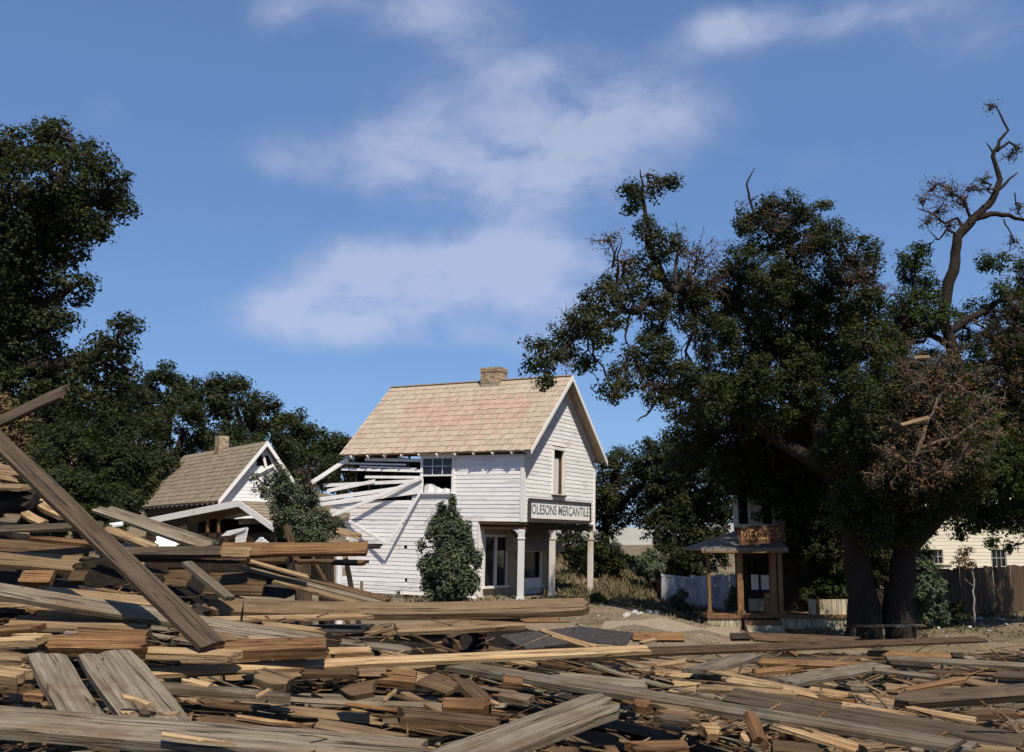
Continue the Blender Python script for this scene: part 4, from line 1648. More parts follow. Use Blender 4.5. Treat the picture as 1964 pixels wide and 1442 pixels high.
def leaf_cloud(cent, rad, per, size, outc, rng, tint0, flat=.78, upb=.6):
    """cent (n, 3) clump centres, rad (n,), outc (n, 3) the crown centre each clump looks away from"""
    n = len(cent)
    c = np.repeat(cent, per, 0)
    r = np.repeat(rad, per)
    o = rng.normal(size=(n * per, 3))
    o /= np.linalg.norm(o, axis=1, keepdims=True)
    o *= (r * rng.random(n * per) ** .42 * 1.02)[:, None]
    o[:, 2] *= flat
    pos = c + o
    out = pos - np.repeat(outc, per, 0)
    out /= np.linalg.norm(out, axis=1, keepdims=True) + 1e-6
    o2 = o / (np.linalg.norm(o, axis=1, keepdims=True) + 1e-6)
    nrm = out * .35 + o2 * .55 + rng.normal(size=pos.shape) * .42
    nrm[:, 2] += upb
    nrm /= np.linalg.norm(nrm, axis=1, keepdims=True) + 1e-6
    a = np.cross(nrm, rng.normal(size=pos.shape))
    a /= np.linalg.norm(a, axis=1, keepdims=True) + 1e-6
    b = np.cross(nrm, a)
    s = size * rng.uniform(.65, 1.35, size=(len(pos), 1))
    v = np.stack([pos - a * s, pos + b * s * .55 + nrm * s * .12, pos + a * s, pos - b * s * .55 + nrm * s * .12], 1).reshape(-1, 3)
    f = np.arange(len(v)).reshape(-1, 4)
    t = np.repeat(tint0, per) + rng.normal(size=len(pos)) * .13
    return v, f, np.clip(t, 0, 1)


def leaf_object(name, parts_, mat, parent):
    v = np.concatenate([p[0] for p in parts_])
    off, fs = 0, []
    for p in parts_:
        fs.append(p[1] + off)
        off += len(p[0])
    f = np.concatenate(fs)
    t = np.concatenate([p[2] for p in parts_])
    me = bpy.data.meshes.new(name)
    fast_mesh(me, v, f)
    me.materials.append(MAT[mat])
    at = me.attributes.new('tint', 'FLOAT', 'FACE')
    at.data.foreach_set('value', t.astype(np.float32))
    o = bpy.data.objects.new(name, me)
    COL.objects.link(o)
    o.parent = parent
    return o


def wiggle(p, q, n, amp, rng):
    p, q = np.array(p), np.array(q)
    t = np.linspace(0, 1, n + 1)[:, None]
    pts = p + (q - p) * t
    L_ = np.linalg.norm(q - p)
    w_ = rng.normal(size=pts.shape) * amp * L_
    w_[0] = w_[-1] = 0
    pts = pts + w_ * np.sin(t * math.pi)
    pts[:, 2] += np.sin(t[:, 0] * math.pi) * L_ * .06
    return pts


def twig_spray(m, c, r, n, rng, rad=.012):
    """bare crooked twigs that fork outward from a few leading shoots"""
    c = np.array(c)
    lead = []
    for _ in range(max(2, int(n / 9))):
        d = rng.normal(size=3)
        d[2] = abs(d[2]) * .5 + rng.normal() * .4
        d /= np.linalg.norm(d)
        p = c - d * r * rng.uniform(.1, .5)
        pts = [p]
        for k_ in range(5):
            d = d + rng.normal(size=3) * .3
            d /= np.linalg.norm(d)
            p = p + d * r * rng.uniform(.18, .42)
            pts.append(p)
        m.tube(pts, [rad * q for q in (2.0, 1.7, 1.4, 1.0, .7, .3)], 4)
        lead.append(pts)
    for _ in range(n):
        pts = lead[int(rng.integers(len(lead)))]
        k_ = int(rng.integers(1, 5))
        p = pts[k_] + (pts[k_ + 1] - pts[k_]) * rng.random()
        d = (pts[k_ + 1] - pts[k_])
        d = d / np.linalg.norm(d) * .7 + rng.normal(size=3) * .75
        e = [p]
        st = r * rng.uniform(.08, .19)
        for q in range(4):
            d = d / np.linalg.norm(d) + rng.normal(size=3) * .4
            d[2] -= .08
            p = p + d / np.linalg.norm(d) * st
            e.append(p)
        m.tube(e, [rad * q for q in (.9, .75, .6, .45, .25)], 3)


def tree(name, label, cat, D, limbs, blobs, seed, leaf='oak_leaves', bark='bark', size=.055, dens=62, per=46, clump=.30, group=None, dead=(), twig_r=.012,
         depth=.9, base=None, tint=.42, branch=True, twig='bare_twig', flat=.78):
    """limbs: polylines of (u, v, radius[, dD]); blobs: (u, v, pixel radius[, dD]) volumes of leaf clumps"""
    rng = np.random.default_rng(seed)
    f = limbs[0][0] if limbs else blobs[0]
    root_p = P(f[0], f[1], D + (f[3] if len(f) > 3 else 0)) if base is None else base
    root = empty(name, root_p, (0, 0, 0), label, cat, group)
    O = np.array(root_p)
    m = MB()
    nodes = []
    for ln in limbs:
        pts = [np.array(P(q[0], q[1], D + (q[3] if len(q) > 3 else 0))) - O for q in ln]
        rad = [q[2] for q in ln]
        # subdivide for a crooked line
        pp, rr = [pts[0]], [rad[0]]
        for i in range(1, len(pts)):
            seg = wiggle(pts[i - 1], pts[i], 3, .035, rng)
            seg[:, 2] -= np.sin(np.linspace(0, math.pi, 4)) * np.linalg.norm(pts[i] - pts[i - 1]) * .06
            for j in (1, 2, 3):
                pp.append(seg[j])
                rr.append((rad[i - 1] + (rad[i] - rad[i - 1]) * j / 3) * (1 + rng.normal() * .04))
        m.tube(pp, rr, 9)
        nodes += [(p, r) for p, r in zip(pp, rr)]
    if limbs:
        part(m, 'trunk', bark, root, smooth=True)
    npos = np.array([p for p, _ in nodes]) if nodes else None
    nrad = np.array([r for _, r in nodes]) if nodes else None
    mb = MB()
    out, dead_out = [], []
    tw = MB()
    for kind, lst in (('leaf', blobs), ('dead', dead)):
        for bl in lst:
            dd = bl[3] if len(bl) > 3 else rng.uniform(-depth, depth)
            dist = D + dd
            c = np.array(P(bl[0], bl[1], dist)) - O
            r = bl[2] / ppm(dist)
            n = max(5, int(dens * (r / 1.0) ** 2 * (.30 / clump) ** 2 * (1 if kind == 'leaf' else .8)))
            d = rng.normal(size=(n, 3))
            d /= np.linalg.norm(d, axis=1, keepdims=True)
            k_ = rng.uniform(.25, 1, size=(n, 1)) ** .42
            lump = 1 + .16 * np.sin(d[:, :1] * 5 + bl[0]) * np.cos(d[:, 2:] * 4 + bl[1])
            cent = c + d * r * k_ * lump * np.array([1, 1, .92])
            rad = clump * rng.uniform(.6, 1.25, size=n)
            if kind == 'leaf':
                t0 = tint + rng.normal(size=n) * .12
                out.append(leaf_cloud(cent, rad * (1 if flat < 1 else .75), per, size, np.tile(c, (n, 1)), rng, t0, flat))
            else:
                t0 = .5 + rng.normal(size=n) * .15
                dead_out.append(leaf_cloud(cent, rad, max(6, per // 3), size * .8, np.tile(c, (n, 1)), rng, t0))
                twig_spray(tw, c, r * 1.12, int(30 + 95 * r * r), rng, twig_r)
            if npos is not None and branch:
                j = int(np.argmin(np.linalg.norm(npos - c, axis=1) - nrad))
                if np.linalg.norm(npos[j] - c) > 2.6 and bl[1] > 830:
                    continue
                pts = wiggle(npos[j], c, 5, .06, rng)
                r0 = min(nrad[j] * .6, .05 + .035 * r)
                mb.tube(pts, [r0 + (.02 - r0) * q / 5 for q in range(6)], 6)
                for s_ in range(min(14, 4 + int(5 * r))):
                    e = cent[int(rng.integers(0, n))]
                    p0_ = pts[int(rng.integers(2, 6))]
                    mb.tube(wiggle(p0_, e, 4, .07, rng), [.026, .022, .017, .012, .007], 4)
    if mb.f:
        part(mb, 'branches', 'bare_twig', root, kind='stuff', smooth=True)
    if out:
        leaf_object('crown', out, leaf, root)
    if dead_out:
        leaf_object('withered_leaves', dead_out, 'dead_leaves', root)
    if tw.f:
        part(tw, 'dead_twigs', twig, root, kind='stuff')
    return root


OD = 33.0


def oak_depth(u, v):
    if u < 1400 and v < 790:
        return -6.5 * min(1, (1400 - u) / 330)
    if u < 1650:
        return (2.4 if v > 540 else .8) + min(3.4, max(0, (v - 720) / 48))
    return 0


oak_limbs = [
    [(1657, 1240, .8, .0), (1657, 1205, .54), (1654, 1140, .43), (1643, 1050, .38), (1625, 980, .35), (1600, 900, .36), (1570, 820, .3), (1545, 700, .22), (1520, 560, .12), (1510, 440, .05)],
    [(1724, 1240, .75, .1), (1722, 1205, .5), (1722, 1140, .42), (1735, 1060, .37), (1790, 990, .34), (1850, 930, .24), (1895, 880, .15), (1920, 820, .07)],
    [(1735, 1055, .38), (1732, 980, .32), (1715, 880, .28), (1690, 760, .2), (1670, 620, .11), (1650, 500, .04)],
    [(1605, 905, .28), (1500, 850, .22), (1420, 800, .17), (1340, 770, .12), (1270, 750, .08), (1245, 790, .04), (1222, 808, .02)],
    [(1548, 715, .19), (1470, 640, .17), (1400, 585, .15), (1320, 565, .13), (1240, 580, .11), (1170, 610, .08), (1100, 650, .055), (1045, 700, .03)],
    [(1290, 562, .12), (1268, 520, .11), (1244, 470, .09), (1238, 410, .065), (1232, 360, .04), (1228, 325, .015)],
    [(1215, 585, .05), (1204, 615, .04), (1199, 645, .03), (1208, 672, .012)],
    [(1450, 420, .05), (1437, 380, .045), (1432, 352, .035), (1448, 322, .015)],
]
oak_blobs = [
    (1040, 690, 34), (1030, 665, 22), (1048, 735, 15), (1085, 655, 36), (1115, 610, 34), (1150, 575, 40), (1120, 690, 24), (1150, 650, 26), (1190, 560, 42), (1235, 520, 40), (1180, 620, 24),
    (1245, 440, 30), (1212, 400, 18), (1225, 368, 22), (1262, 352, 26), (1290, 350, 12), (1200, 360, 12), (1275, 470, 34), (1255, 590, 40), (1310, 560, 50), (1335, 600, 45), (1370, 640, 50),
    (1245, 680, 50), (1200, 720, 34), (1175, 748, 24), (1290, 720, 58), (1265, 650, 35), (1340, 760, 62), (1260, 765, 24),
    (1440, 420, 34), (1470, 395, 24), (1515, 388, 24), (1545, 405, 22), (1575, 395, 16), (1420, 500, 40), (1480, 450, 52), (1540, 450, 50), (1590, 450, 38), (1640, 480, 40), (1680, 505, 18),
    (1400, 545, 40), (1460, 540, 66), (1540, 530, 76), (1620, 550, 66), (1660, 590, 45), (1430, 620, 70), (1510, 630, 90), (1600, 640, 85), (1670, 670, 60),
    (1400, 720, 80), (1480, 740, 105), (1570, 760, 105), (1650, 770, 75), (1330, 830, 60), (1400, 850, 85), (1480, 870, 100), (1570, 880, 100), (1650, 870, 80),
    (1310, 890, 40), (1530, 965, 48), (1590, 975, 60), (1640, 950, 66), (1560, 1030, 45), (1610, 1040, 42), (1470, 935, 40), (1700, 930, 60), (1540, 900, 60), (1420, 900, 55),
    (1500, 700, 80, 2.5), (1580, 650, 80, 2.5), (1600, 850, 90, 2.5), (1400, 780, 70, 2.0), (1500, 560, 60, 2.2),
]
oak_dead = [(1340, 500, 44), (1365, 540, 36), (1300, 470, 30), (1170, 460, 26), (1190, 500, 26), (1100, 620, 30), (1140, 640, 24), (1070, 690, 24), (1480, 420, 36), (1530, 475, 32),
            (1650, 530, 36), (1630, 600, 30), (1180, 760, 16), (1240, 740, 18), (1320, 540, 22), (1690, 560, 20)]
oak_rng = random.Random(9)
oak_limbs = [[(q[0], q[1], q[2], (q[3] if len(q) > 3 else 0) + (oak_depth(q[0], q[1]) + 3 * max(0, (q[0] - 1300) / 100) * (i == 4) if q[0] < 1400 and i != 3 else {0: min(3.2, max(0, (950 - q[1]) / 80)), 3: min(3.6, (1605 - q[0]) / 40), 4: 3.0, 7: 2.4}.get(i, 0))) for q in ln] for i, ln in enumerate(oak_limbs)]
oak_blobs = [(b[0], b[1], b[2], oak_depth(b[0], b[1]) + (b[3] if len(b) > 3 else oak_rng.uniform(-.9, .9))) for b in oak_blobs]
oak_dead = [(b[0], b[1], b[2], oak_depth(b[0], b[1]) + oak_rng.uniform(-.5, .3)) for b in oak_dead]
oak_blobs += [(1690, 900, 70, -2.0), (1740, 880, 70, -2.4), (1790, 880, 60, -2.6), (1720, 830, 70, -3.2), (1780, 800, 60, -3.4), (1830, 870, 60, -2.4), (1660, 850, 60, -2.2), (1700, 760, 60, -3.0), (1760, 730, 50, -3.2),
              (1650, 960, 40, -1.2), (1700, 975, 40, -1.4), (1640, 1000, 32, -1.0), (1690, 1018, 34, -1.2), (1735, 1005, 34, -1.2), (1612, 985, 30, -.8), (1785, 985, 36, -1.2), (1825, 962, 36, -1.2), (1868, 935, 36, -1.2), (1665, 1040, 20, -1.0), (1750, 1035, 18, -1.0), (1540, 1000, 36, 4.8), (1580, 1045, 34, 4.8), (1530, 1065, 20, 4.8), (1620, 1010, 44, 4.8), (1560, 960, 44, 4.8), (1610, 1075, 24, 4.8), (1470, 945, 26, 4.8), (1500, 975, 24, 4.8), (1435, 905, 30, 4.8), (1490, 915, 36, 4.8), (1520, 1030, 20, 4.8), (1455, 985, 12, 4.8), (1425, 950, 14, 4.8), (1800, 930, 46, -2.0), (1860, 900, 50, -2.2)]
tree('oak_tree', 'biggest live oak with two dark trunks rising behind the bench', 'tree', OD, oak_limbs, oak_blobs, 41, dead=oak_dead, base=P(1690, 1240, OD), dens=80, per=52, tint=.42, size=.052)

RD = 37.0
right_limbs = [
    [(2080, 1240, .5), (2060, 1080, .45), (2010, 940, .38), (1920, 820, .31), (1840, 720, .24), (1812, 620, .19), (1816, 560, .2), (1832, 500, .19), (1836, 455, .18), (1866, 420, .16), (1880, 408, .145), (1902, 385, .125), (1918, 345, .10), (1904, 300, .078), (1916, 270, .06), (1934, 250, .042), (1920, 222, .034), (1912, 206, .026), (1886, 198, .012)],
    [(1868, 420, .12), (1900, 410, .10), (1935, 412, .08), (1975, 428, .05)],
    [(1852, 440, .07), (1836, 418, .055), (1812, 428, .045), (1790, 410, .035), (1758, 398, .012)],
    [(1840, 450, .06), (1815, 440, .045), (1800, 460, .03), (1780, 440, .012)],
    [(1862, 420, .06), (1850, 385, .045), (1826, 370, .03), (1800, 350, .012)],
    [(1905, 372, .07), (1930, 350, .05), (1952, 330, .02)],
    [(1912, 290, .06), (1935, 272, .05), (1956, 284, .02)],
    [(1908, 300, .04), (1898, 282, .03), (1890, 272, .012)],
    [(1925, 420, .03), (1940, 450, .025), (1936, 480, .01)],
    [(1946, 370, .03), (1950, 400, .02), (1962, 420, .01)],
    [(1820, 640, .16), (1860, 610, .13), (1900, 590, .10), (1960, 560, .05)],
    [(1832, 705, .14), (1880, 700, .12), (1940, 690, .07)],
    [(1818, 660, .14), (1780, 640, .10), (1750, 560, .06), (1748, 500, .03)],
]
right_blobs = [
    (1742, 490, 26), (1768, 480, 20), (1755, 525, 34), (1780, 560, 30), (1735, 580, 34), (1800, 600, 34), (1770, 620, 40), (1720, 640, 34),
    (1890, 505, 20), (1915, 500, 22), (1880, 590, 26), (1860, 660, 34), (1840, 610, 20), (1920, 640, 44), (1960, 580, 44), (1985, 520, 50), (1930, 560, 26),
    (1960, 680, 60), (1900, 720, 60), (2010, 640, 90), (1980, 780, 90), (1920, 800, 70), (1870, 760, 50), (1960, 880, 80), (1890, 870, 70), (1830, 840, 60),
    (1770, 720, 60), (1740, 790, 60), (1710, 720, 55), (1760, 860, 60), (1800, 930, 55), (1860, 950, 55), (1930, 950, 52), (1740, 930, 50), (1990, 960, 60), (1900, 1000, 26), (1850, 1000, 26), (1960, 1010, 20), (1820, 985, 26), (1870, 1005, 20), (1920, 1008, 24), (1950, 985, 36), (1800, 960, 36), (1785, 1005, 18), (1890, 960, 44), (1840, 1025, 12), (1902, 1038, 12), (1938, 1048, 10), (1720, 600, 30), (1700, 650, 40), (1860, 820, 70, -1.5), (1940, 900, 60, -1.5), (1980, 640, 60, -1.5),
    (1820, 760, 70, 2.5), (1900, 830, 90, 3), (1780, 830, 80, 3), (2040, 850, 120), (2050, 720, 100), (1840, 900, 80, 2.5),
]
right_dead = [(1790, 362, 24), (1825, 372, 28), (1800, 405, 24), (1772, 385, 16), (1848, 392, 22), (1862, 360, 18), (1820, 432, 18), (1780, 425, 14), (1935, 300, 12), (1900, 205, 9), (1950, 285, 10), (1945, 465, 12), (1885, 345, 14), (1955, 400, 12),
              (1740, 620, 34), (1720, 680, 36), (1940, 660, 50, -1.6), (1965, 740, 40, -1.6), (1900, 640, 30), (1955, 600, 40, -1.4), (1930, 720, 36, -1.8), (1890, 870, 30, -1.8), (1960, 820, 30, -1.6), (1920, 560, 24)]
tree('oak_tree', 'live oak with bare dead top leaning over its green crown at right', 'tree', RD, right_limbs, right_blobs, 43, leaf='fresh_leaves', dead=right_dead, base=P(2080, 1240, RD), dens=74, per=52, tint=.42, size=.053)

# broken crown caught in front of the oaks, all dead wood
dead_d = [(1742, 745, 40), (1790, 715, 46), (1845, 745, 44), (1890, 790, 36), (1780, 790, 60), (1835, 820, 56), (1725, 820, 40), (1705, 870, 34), (1755, 880, 50), (1690, 915, 30), (1850, 870, 34), (1805, 905, 36), (1735, 700, 22), (1820, 690, 26), (1870, 720, 20), (1905, 835, 20), (1770, 935, 22)]
tree('fallen_crown', 'tangle of brown dead branches hung up in the oaks on the right', 'branches', 28.3, [[(1748, 905, .05, 1.5), (1755, 880, .05), (1770, 840, .06), (1800, 760, .04), (1850, 720, .02)], [(1765, 860, .05), (1830, 840, .04), (1900, 790, .015)], [(1755, 900, .04), (1710, 870, .03), (1670, 850, .01)]],
     [], 44, dead=dead_d, dens=64, twig_r=.013, depth=.7, twig='dry_twig', bark='dry_twig')
for q0, q1, lab in (((1752, 686), (1784, 684), 'short pale board lodged at the top of the dead branch tangle'), ((1728, 815), (1782, 800), 'pale board stuck in the middle of the dead branch tangle')):
    plank(P(*q0, 27.2), P(*q1, 27.2), (0, -.8, .6), .11, .04, 'tan_wood', lab, 'loose_board', 'board', (.02, .02))

LD = 23.0
left_limbs = [
    [(-60, 1120, .6), (-50, 1000, .5), (-40, 880, .45), (-20, 760, .4), (10, 640, .34), (40, 520, .27), (80, 420, .2), (120, 340, .12), (140, 270, .04)],
    [(15, 620, .25), (60, 600, .18), (110, 570, .1), (150, 545, .04)],
    [(-10, 720, .25), (80, 700, .2), (160, 690, .13), (225, 650, .06)],
    [(60, 470, .16), (130, 430, .11), (200, 380, .05)],
]
left_blobs = [
    (0, 290, 58), (40, 290, 50), (80, 270, 40), (80, 250, 18), (112, 245, 24), (118, 275, 40), (150, 300, 44), (190, 310, 34), (215, 345, 40), (232, 385, 28), (205, 395, 40), (240, 405, 18),
    (100, 350, 80), (30, 380, 90), (150, 390, 62), (170, 435, 38), (120, 450, 60), (60, 470, 80), (0, 480, 90), (180, 440, 20), (145, 490, 22), (100, 520, 34), (40, 560, 60),
    (130, 550, 28), (155, 570, 16), (90, 590, 44), (170, 540, 10), (0, 600, 70), (60, 640, 55), (20, 690, 60), (100, 650, 30), (120, 610, 26), (80, 690, 40),
    (225, 640, 26), (238, 618, 15), (255, 626, 10), (205, 660, 30), (235, 670, 26), (170, 680, 26), (150, 700, 36), (200, 710, 44), (240, 715, 26), (110, 730, 45), (60, 740, 50), (10, 760, 60), (250, 745, 22),
    (-60, 420, 120), (-60, 620, 120), (40, 450, 90, 2.2), (20, 620, 80, 2.2), (120, 400, 60, 2),
    (-40, 800, 70), (160, 750, 50), (210, 770, 40),
]
tree('oak_tree', 'tall dark live oak filling the left edge above the wreckage', 'tree', LD, left_limbs, left_blobs, 45, dens=78, tint=.38, base=P(-60, 1150, LD), size=.05)

# oaks on the hillside behind the cottage
hill = [(60, 800, 110, 48), (180, 800, 90, 50), (250, 840, 90, 60), (130, 880, 80, 40), (225, 900, 70, 42), (320, 745, 62, 78), (390, 745, 66, 80), (450, 775, 62, 82), (350, 820, 78, 70), (435, 850, 76, 72), (510, 800, 52, 86), (560, 830, 50, 90), (520, 870, 62, 78),
        (600, 855, 44, 96), (645, 865, 40, 100), (585, 900, 56, 84), (650, 905, 50, 88), (290, 900, 70, 55), (270, 770, 44, 66), (60, 920, 80, 36), (700, 910, 40, 100), (740, 915, 40, 104),
        (150, 955, 62, 33), (232, 965, 48, 40), (95, 985, 60, 30), (285, 945, 40, 54), (200, 1000, 50, 34), (330, 960, 44, 62), (20, 960, 70, 30)]
HILL_LABELS = ['oak half hidden behind the dark left oak at the frame edge', 'round oak showing between the left oak and the cottage roof', 'oak low on the hillside left of the cottage roof', 'lower dark oak behind the diagonal plank', 'dark oak close behind the left end of the cottage roof', 'tall oak on the hill crest directly above the cottage chimney left side', 'oak on the hill crest with knobbly top above the cottage roof', 'oak on the crest above the cottage gable peak', 'dense dark oak just behind the cottage chimney', 'dark oak behind the cottage gable', 'oak stepping down the crest right of the cottage gable', 'small crest oak above the juniper', 'dark oak on the slope behind the juniper top', 'small crest oak left of the store roof', 'lowest crest oak touching the store roof slope', 'dark oak behind the white board at the store eave', 'dark oak behind the torn store wall', 'dark oak behind the cottage left gable end', 'oak filling the notch right of the tall left oak', 'low oak behind the upper left boards', 'crest oak hidden behind the store roof left slope', 'last oak of the hillside behind the store roof', 'low scrub oak right of the upright diagonal plank middle', 'low scrub oak under the left eave of the cottage', 'low scrub oak behind the dark timber end', 'scrub oak behind the left roof slope of the cottage', 'scrub oak behind the two sloping grey boards', 'scrub oak behind the cottage porch roof', 'scrub oak at the left edge behind the straw-coloured bush']
rs = random.Random(77)
for i, (u, v, r, D) in enumerate(hill):
    bl = [(u + rs.uniform(-.15, .15) * r, v + r * .15, r * .72, 0)]
    for k_ in range(11):
        a = rs.uniform(0, 6.28)
        bl.append((u + math.cos(a) * r * rs.uniform(.35, .72), v + math.sin(a) * r * rs.uniform(.3, .68), r * rs.uniform(.2, .42), rs.uniform(-1, 1) * r / ppm(D) * .7))
    rm = r / ppm(D)
    tree('hill_oak', HILL_LABELS[i], 'tree', D,
         [[(u, v + r * 1.6, .25 * rm / 2), (u + rs.uniform(-.2, .2) * r, v + r * .6, .2 * rm / 2), (u, v, .1 * rm / 2)]], bl, 700 + i, size=.00165 * D, dens=72 / max(1, (D / 45) ** 1.5),
         per=60, clump=.0085 * D, group='oaks on the hillside', tint=.36 + rs.uniform(-.06, .06), branch=False)

# dark trees behind the store on the right
back = [
    ('dark leafy oak behind the forked trunks of the biggest oak', 47, [(1690, 1200, .3), (1685, 1080, .2), (1680, 980, .1)],
     [(1660, 980, 46), (1700, 990, 50), (1740, 985, 40), (1680, 1050, 44), (1720, 1050, 40), (1640, 1040, 40), (1690, 1110, 36), (1720, 1120, 30), (1660, 1110, 30), (1760, 1040, 24), (1700, 1160, 30), (1730, 1165, 20)]),
    ('dark broad oak filling the gap behind the store right corner', 52, [(1150, 1160, .3), (1160, 1020, .22), (1180, 940, .1)],
     [(1160, 900, 30), (1190, 890, 34), (1150, 945, 36), (1190, 940, 40), (1230, 935, 40), (1160, 985, 36), (1215, 980, 36), (1180, 880, 18), (1170, 1010, 24), (1130, 960, 40), (1100, 1010, 40)]),
    ('small round-headed oak on the grassy bank beyond the store porch', 47, [(1148, 1130, .16), (1150, 1080, .12), (1155, 1050, .05)],
     [(1120, 1060, 26), (1150, 1050, 32), (1175, 1060, 28), (1165, 1085, 24), (1135, 1085, 22), (1100, 1075, 20), (1185, 1080, 16), (1090, 1050, 24)]),
    ('deep shaded oak between the store and the porch house', 49, [(1330, 1170, .35), (1325, 1040, .28), (1315, 940, .15)],
     [(1240, 880, 34), (1275, 860, 40), (1320, 860, 50), (1270, 910, 50), (1330, 920, 60), (1380, 900, 50), (1290, 970, 52), (1350, 985, 60), (1395, 970, 30), (1265, 1010, 34), (1310, 1040, 45), (1360, 1050, 45), (1285, 1065, 34), (1225, 900, 20), (1380, 1040, 30), (1330, 1085, 36), (1270, 935, 40, 2), (1340, 950, 60, 3), (1300, 1000, 60, 3)]),
]
for i, (lab, D, ln, bl) in enumerate(back):
    tree('oak_tree', lab, 'tree', D, [ln], bl, 800 + i, size=.075, dens=60, clump=.36, tint=.34)

# shrubs
def cone_shrub(name, label, u, v0, v1, halfw, D, seed, leaf='juniper_leaves', size=.05):
    """teardrop evergreen: widest a third of the way up"""
    bl = []
    rr = random.Random(seed)
    H = v1 - v0
    for k_ in range(15):
        f = k_ / 14
        w_ = halfw * (math.sin(math.pi * min(1, (f * .86 + .14)) ** .72) ** .85)
        v = v1 - H * f * .93
        for j in range(3 if w_ > 25 else 2 if w_ > 14 else 1):
            bl.append((u + (rr.uniform(-.62, .62) * w_) + halfw * .12 * (f - .3), v - 8 + rr.uniform(-8, 8), max(7, w_ * rr.uniform(.36, .62)), rr.uniform(-.6, .6) * w_ / ppm(D)))
    for k_ in range(16):
        f = rr.uniform(.15, .95)
        w_ = halfw * math.sin(math.pi * (f * .86 + .14) ** .72) ** .85
        sd = rr.choice((-1, 1))
        bl.append((u + sd * w_ * rr.uniform(.9, 1.08), v1 - H * f * .95 - rr.uniform(0, 12), rr.uniform(4, 8)))
    return tree(name, label, 'shrub', D, [[(u, v1 + 12, .08), (u, v1 - 30, .06), (u + 2, (v0 + v1) / 2, .04), (u + 4, v0 + 10, .01)]], bl, seed, leaf=leaf, size=size, dens=105, per=36, clump=.17, tint=.42, depth=.2, flat=1.9)


cone_shrub('cypress_shrub', 'dense teardrop evergreen shrub against the white store side wall', 860, 958, 1152, 56, 33.5, 901)
jl = [[(556, 1120, .12), (558, 1040, .10), (556, 990, .07), (548, 930, .04), (540, 900, .015)], [(557, 1010, .06), (590, 980, .04), (630, 990, .015)], [(556, 985, .05), (530, 950, .03), (505, 930, .01)]]
jb = [(540, 905, 18), (520, 925, 20), (500, 940, 14), (545, 935, 24), (575, 930, 18), (530, 955, 22), (560, 960, 30), (590, 950, 20), (545, 985, 28), (580, 985, 34), (600, 975, 20), (610, 1000, 28), (575, 1015, 32), (600, 1025, 26), (635, 1005, 18), (640, 1018, 14), (545, 1015, 18), (620, 1028, 18), (490, 915, 9), (655, 1000, 8), (530, 975, 14)]
tree('juniper_tree', 'ragged grey-green juniper between the cottage and the store', 'tree', 30, jl, jb, 905, leaf='juniper_leaves', size=.036, dens=78, per=34, clump=.17, tint=.47, depth=.3, flat=1.25, dead=[(588, 905, 16), (600, 930, 14), (575, 950, 18), (530, 950, 14), (610, 985, 14)])
tree('green_shrub', 'leafy green shrub at the corner of the store porch', 'shrub', 34.6, [[(1140, 1190, .03), (1141, 1160, .015)]], [(1130, 1160, 14), (1150, 1155, 13), (1140, 1172, 16), (1158, 1172, 12), (1125, 1178, 10), (1142, 1145, 8)], 911, leaf='fresh_leaves', size=.045, dens=150, per=30, clump=.15, depth=.2)
tree('green_shrub', 'round green bush against the left end of the whitewashed fence', 'shrub', 46.5, [[(1245, 1120, .04), (1244, 1090, .02)]], [(1235, 1080, 16), (1255, 1075, 16), (1245, 1095, 18), (1228, 1095, 10), (1262, 1090, 12), (1246, 1062, 10)], 912, leaf='juniper_leaves', size=.06, dens=120, per=34, clump=.2, depth=.3)
tree('green_shrub', 'small leafy shrub growing before the whitewashed fence', 'shrub', 42, [[(1302, 1175, .03), (1302, 1150, .015)]], [(1300, 1150, 12), (1310, 1140, 9), (1295, 1160, 12), (1308, 1162, 9)], 913, leaf='juniper_leaves', size=.05, dens=130, per=26, clump=.16, depth=.2)
tree('green_shrub', 'thin shrub beside the thick left porch post', 'shrub', 39, [[(1408, 1180, .03), (1407, 1150, .015)]], [(1408, 1138, 12), (1402, 1155, 10), (1412, 1160, 9), (1400, 1170, 8)], 914, leaf='juniper_leaves', size=.045, dens=120, per=26, clump=.15, depth=.2)
tree('green_shrub', 'bright leafy shrub beside the porch below the oak boughs', 'shrub', 38.3, [[(1596, 1180, .04), (1595, 1120, .02)]], [(1590, 1095, 18), (1610, 1105, 20), (1580, 1115, 16), (1600, 1130, 22), (1625, 1120, 16), (1565, 1130, 12), (1545, 1140, 10), (1618, 1140, 14)], 915, leaf='fresh_leaves', size=.05, dens=110, per=30, clump=.2, depth=.3)
tree('cypress_shrub', 'spreading layered evergreen at the right of the oak trunks', 'shrub', 37, [[(1780, 1215, .07), (1778, 1130, .05), (1775, 1060, .02)]],
     [(1775, 1065, 13), (1768, 1085, 16), (1785, 1090, 14), (1772, 1110, 16), (1800, 1120, 12), (1815, 1128, 8), (1775, 1135, 20), (1795, 1130, 16), (1770, 1160, 16), (1790, 1165, 22), (1775, 1180, 16), (1800, 1180, 16), (1760, 1080, 8)], 916, leaf='juniper_leaves', size=.05, dens=130, per=34, clump=.17, depth=.3)
tree('sapling', 'thin sapling with sparse browning leaves before the dark fence', 'tree', 36.5, [[(1869, 1195, .035), (1869, 1150, .03), (1868, 1110, .025), (1858, 1070, .015), (1850, 1045, .006)], [(1868, 1125, .015), (1856, 1115, .01), (1846, 1105, .004)], [(1868, 1100, .015), (1845, 1085, .01), (1835, 1070, .004)]],
     [(1845, 1065, 13), (1838, 1078, 10), (1856, 1055, 10), (1862, 1080, 10), (1850, 1085, 10)], 917, leaf='dry_leaves', bark='pale_bark', size=.04, dens=70, per=16, clump=.16, depth=.15)
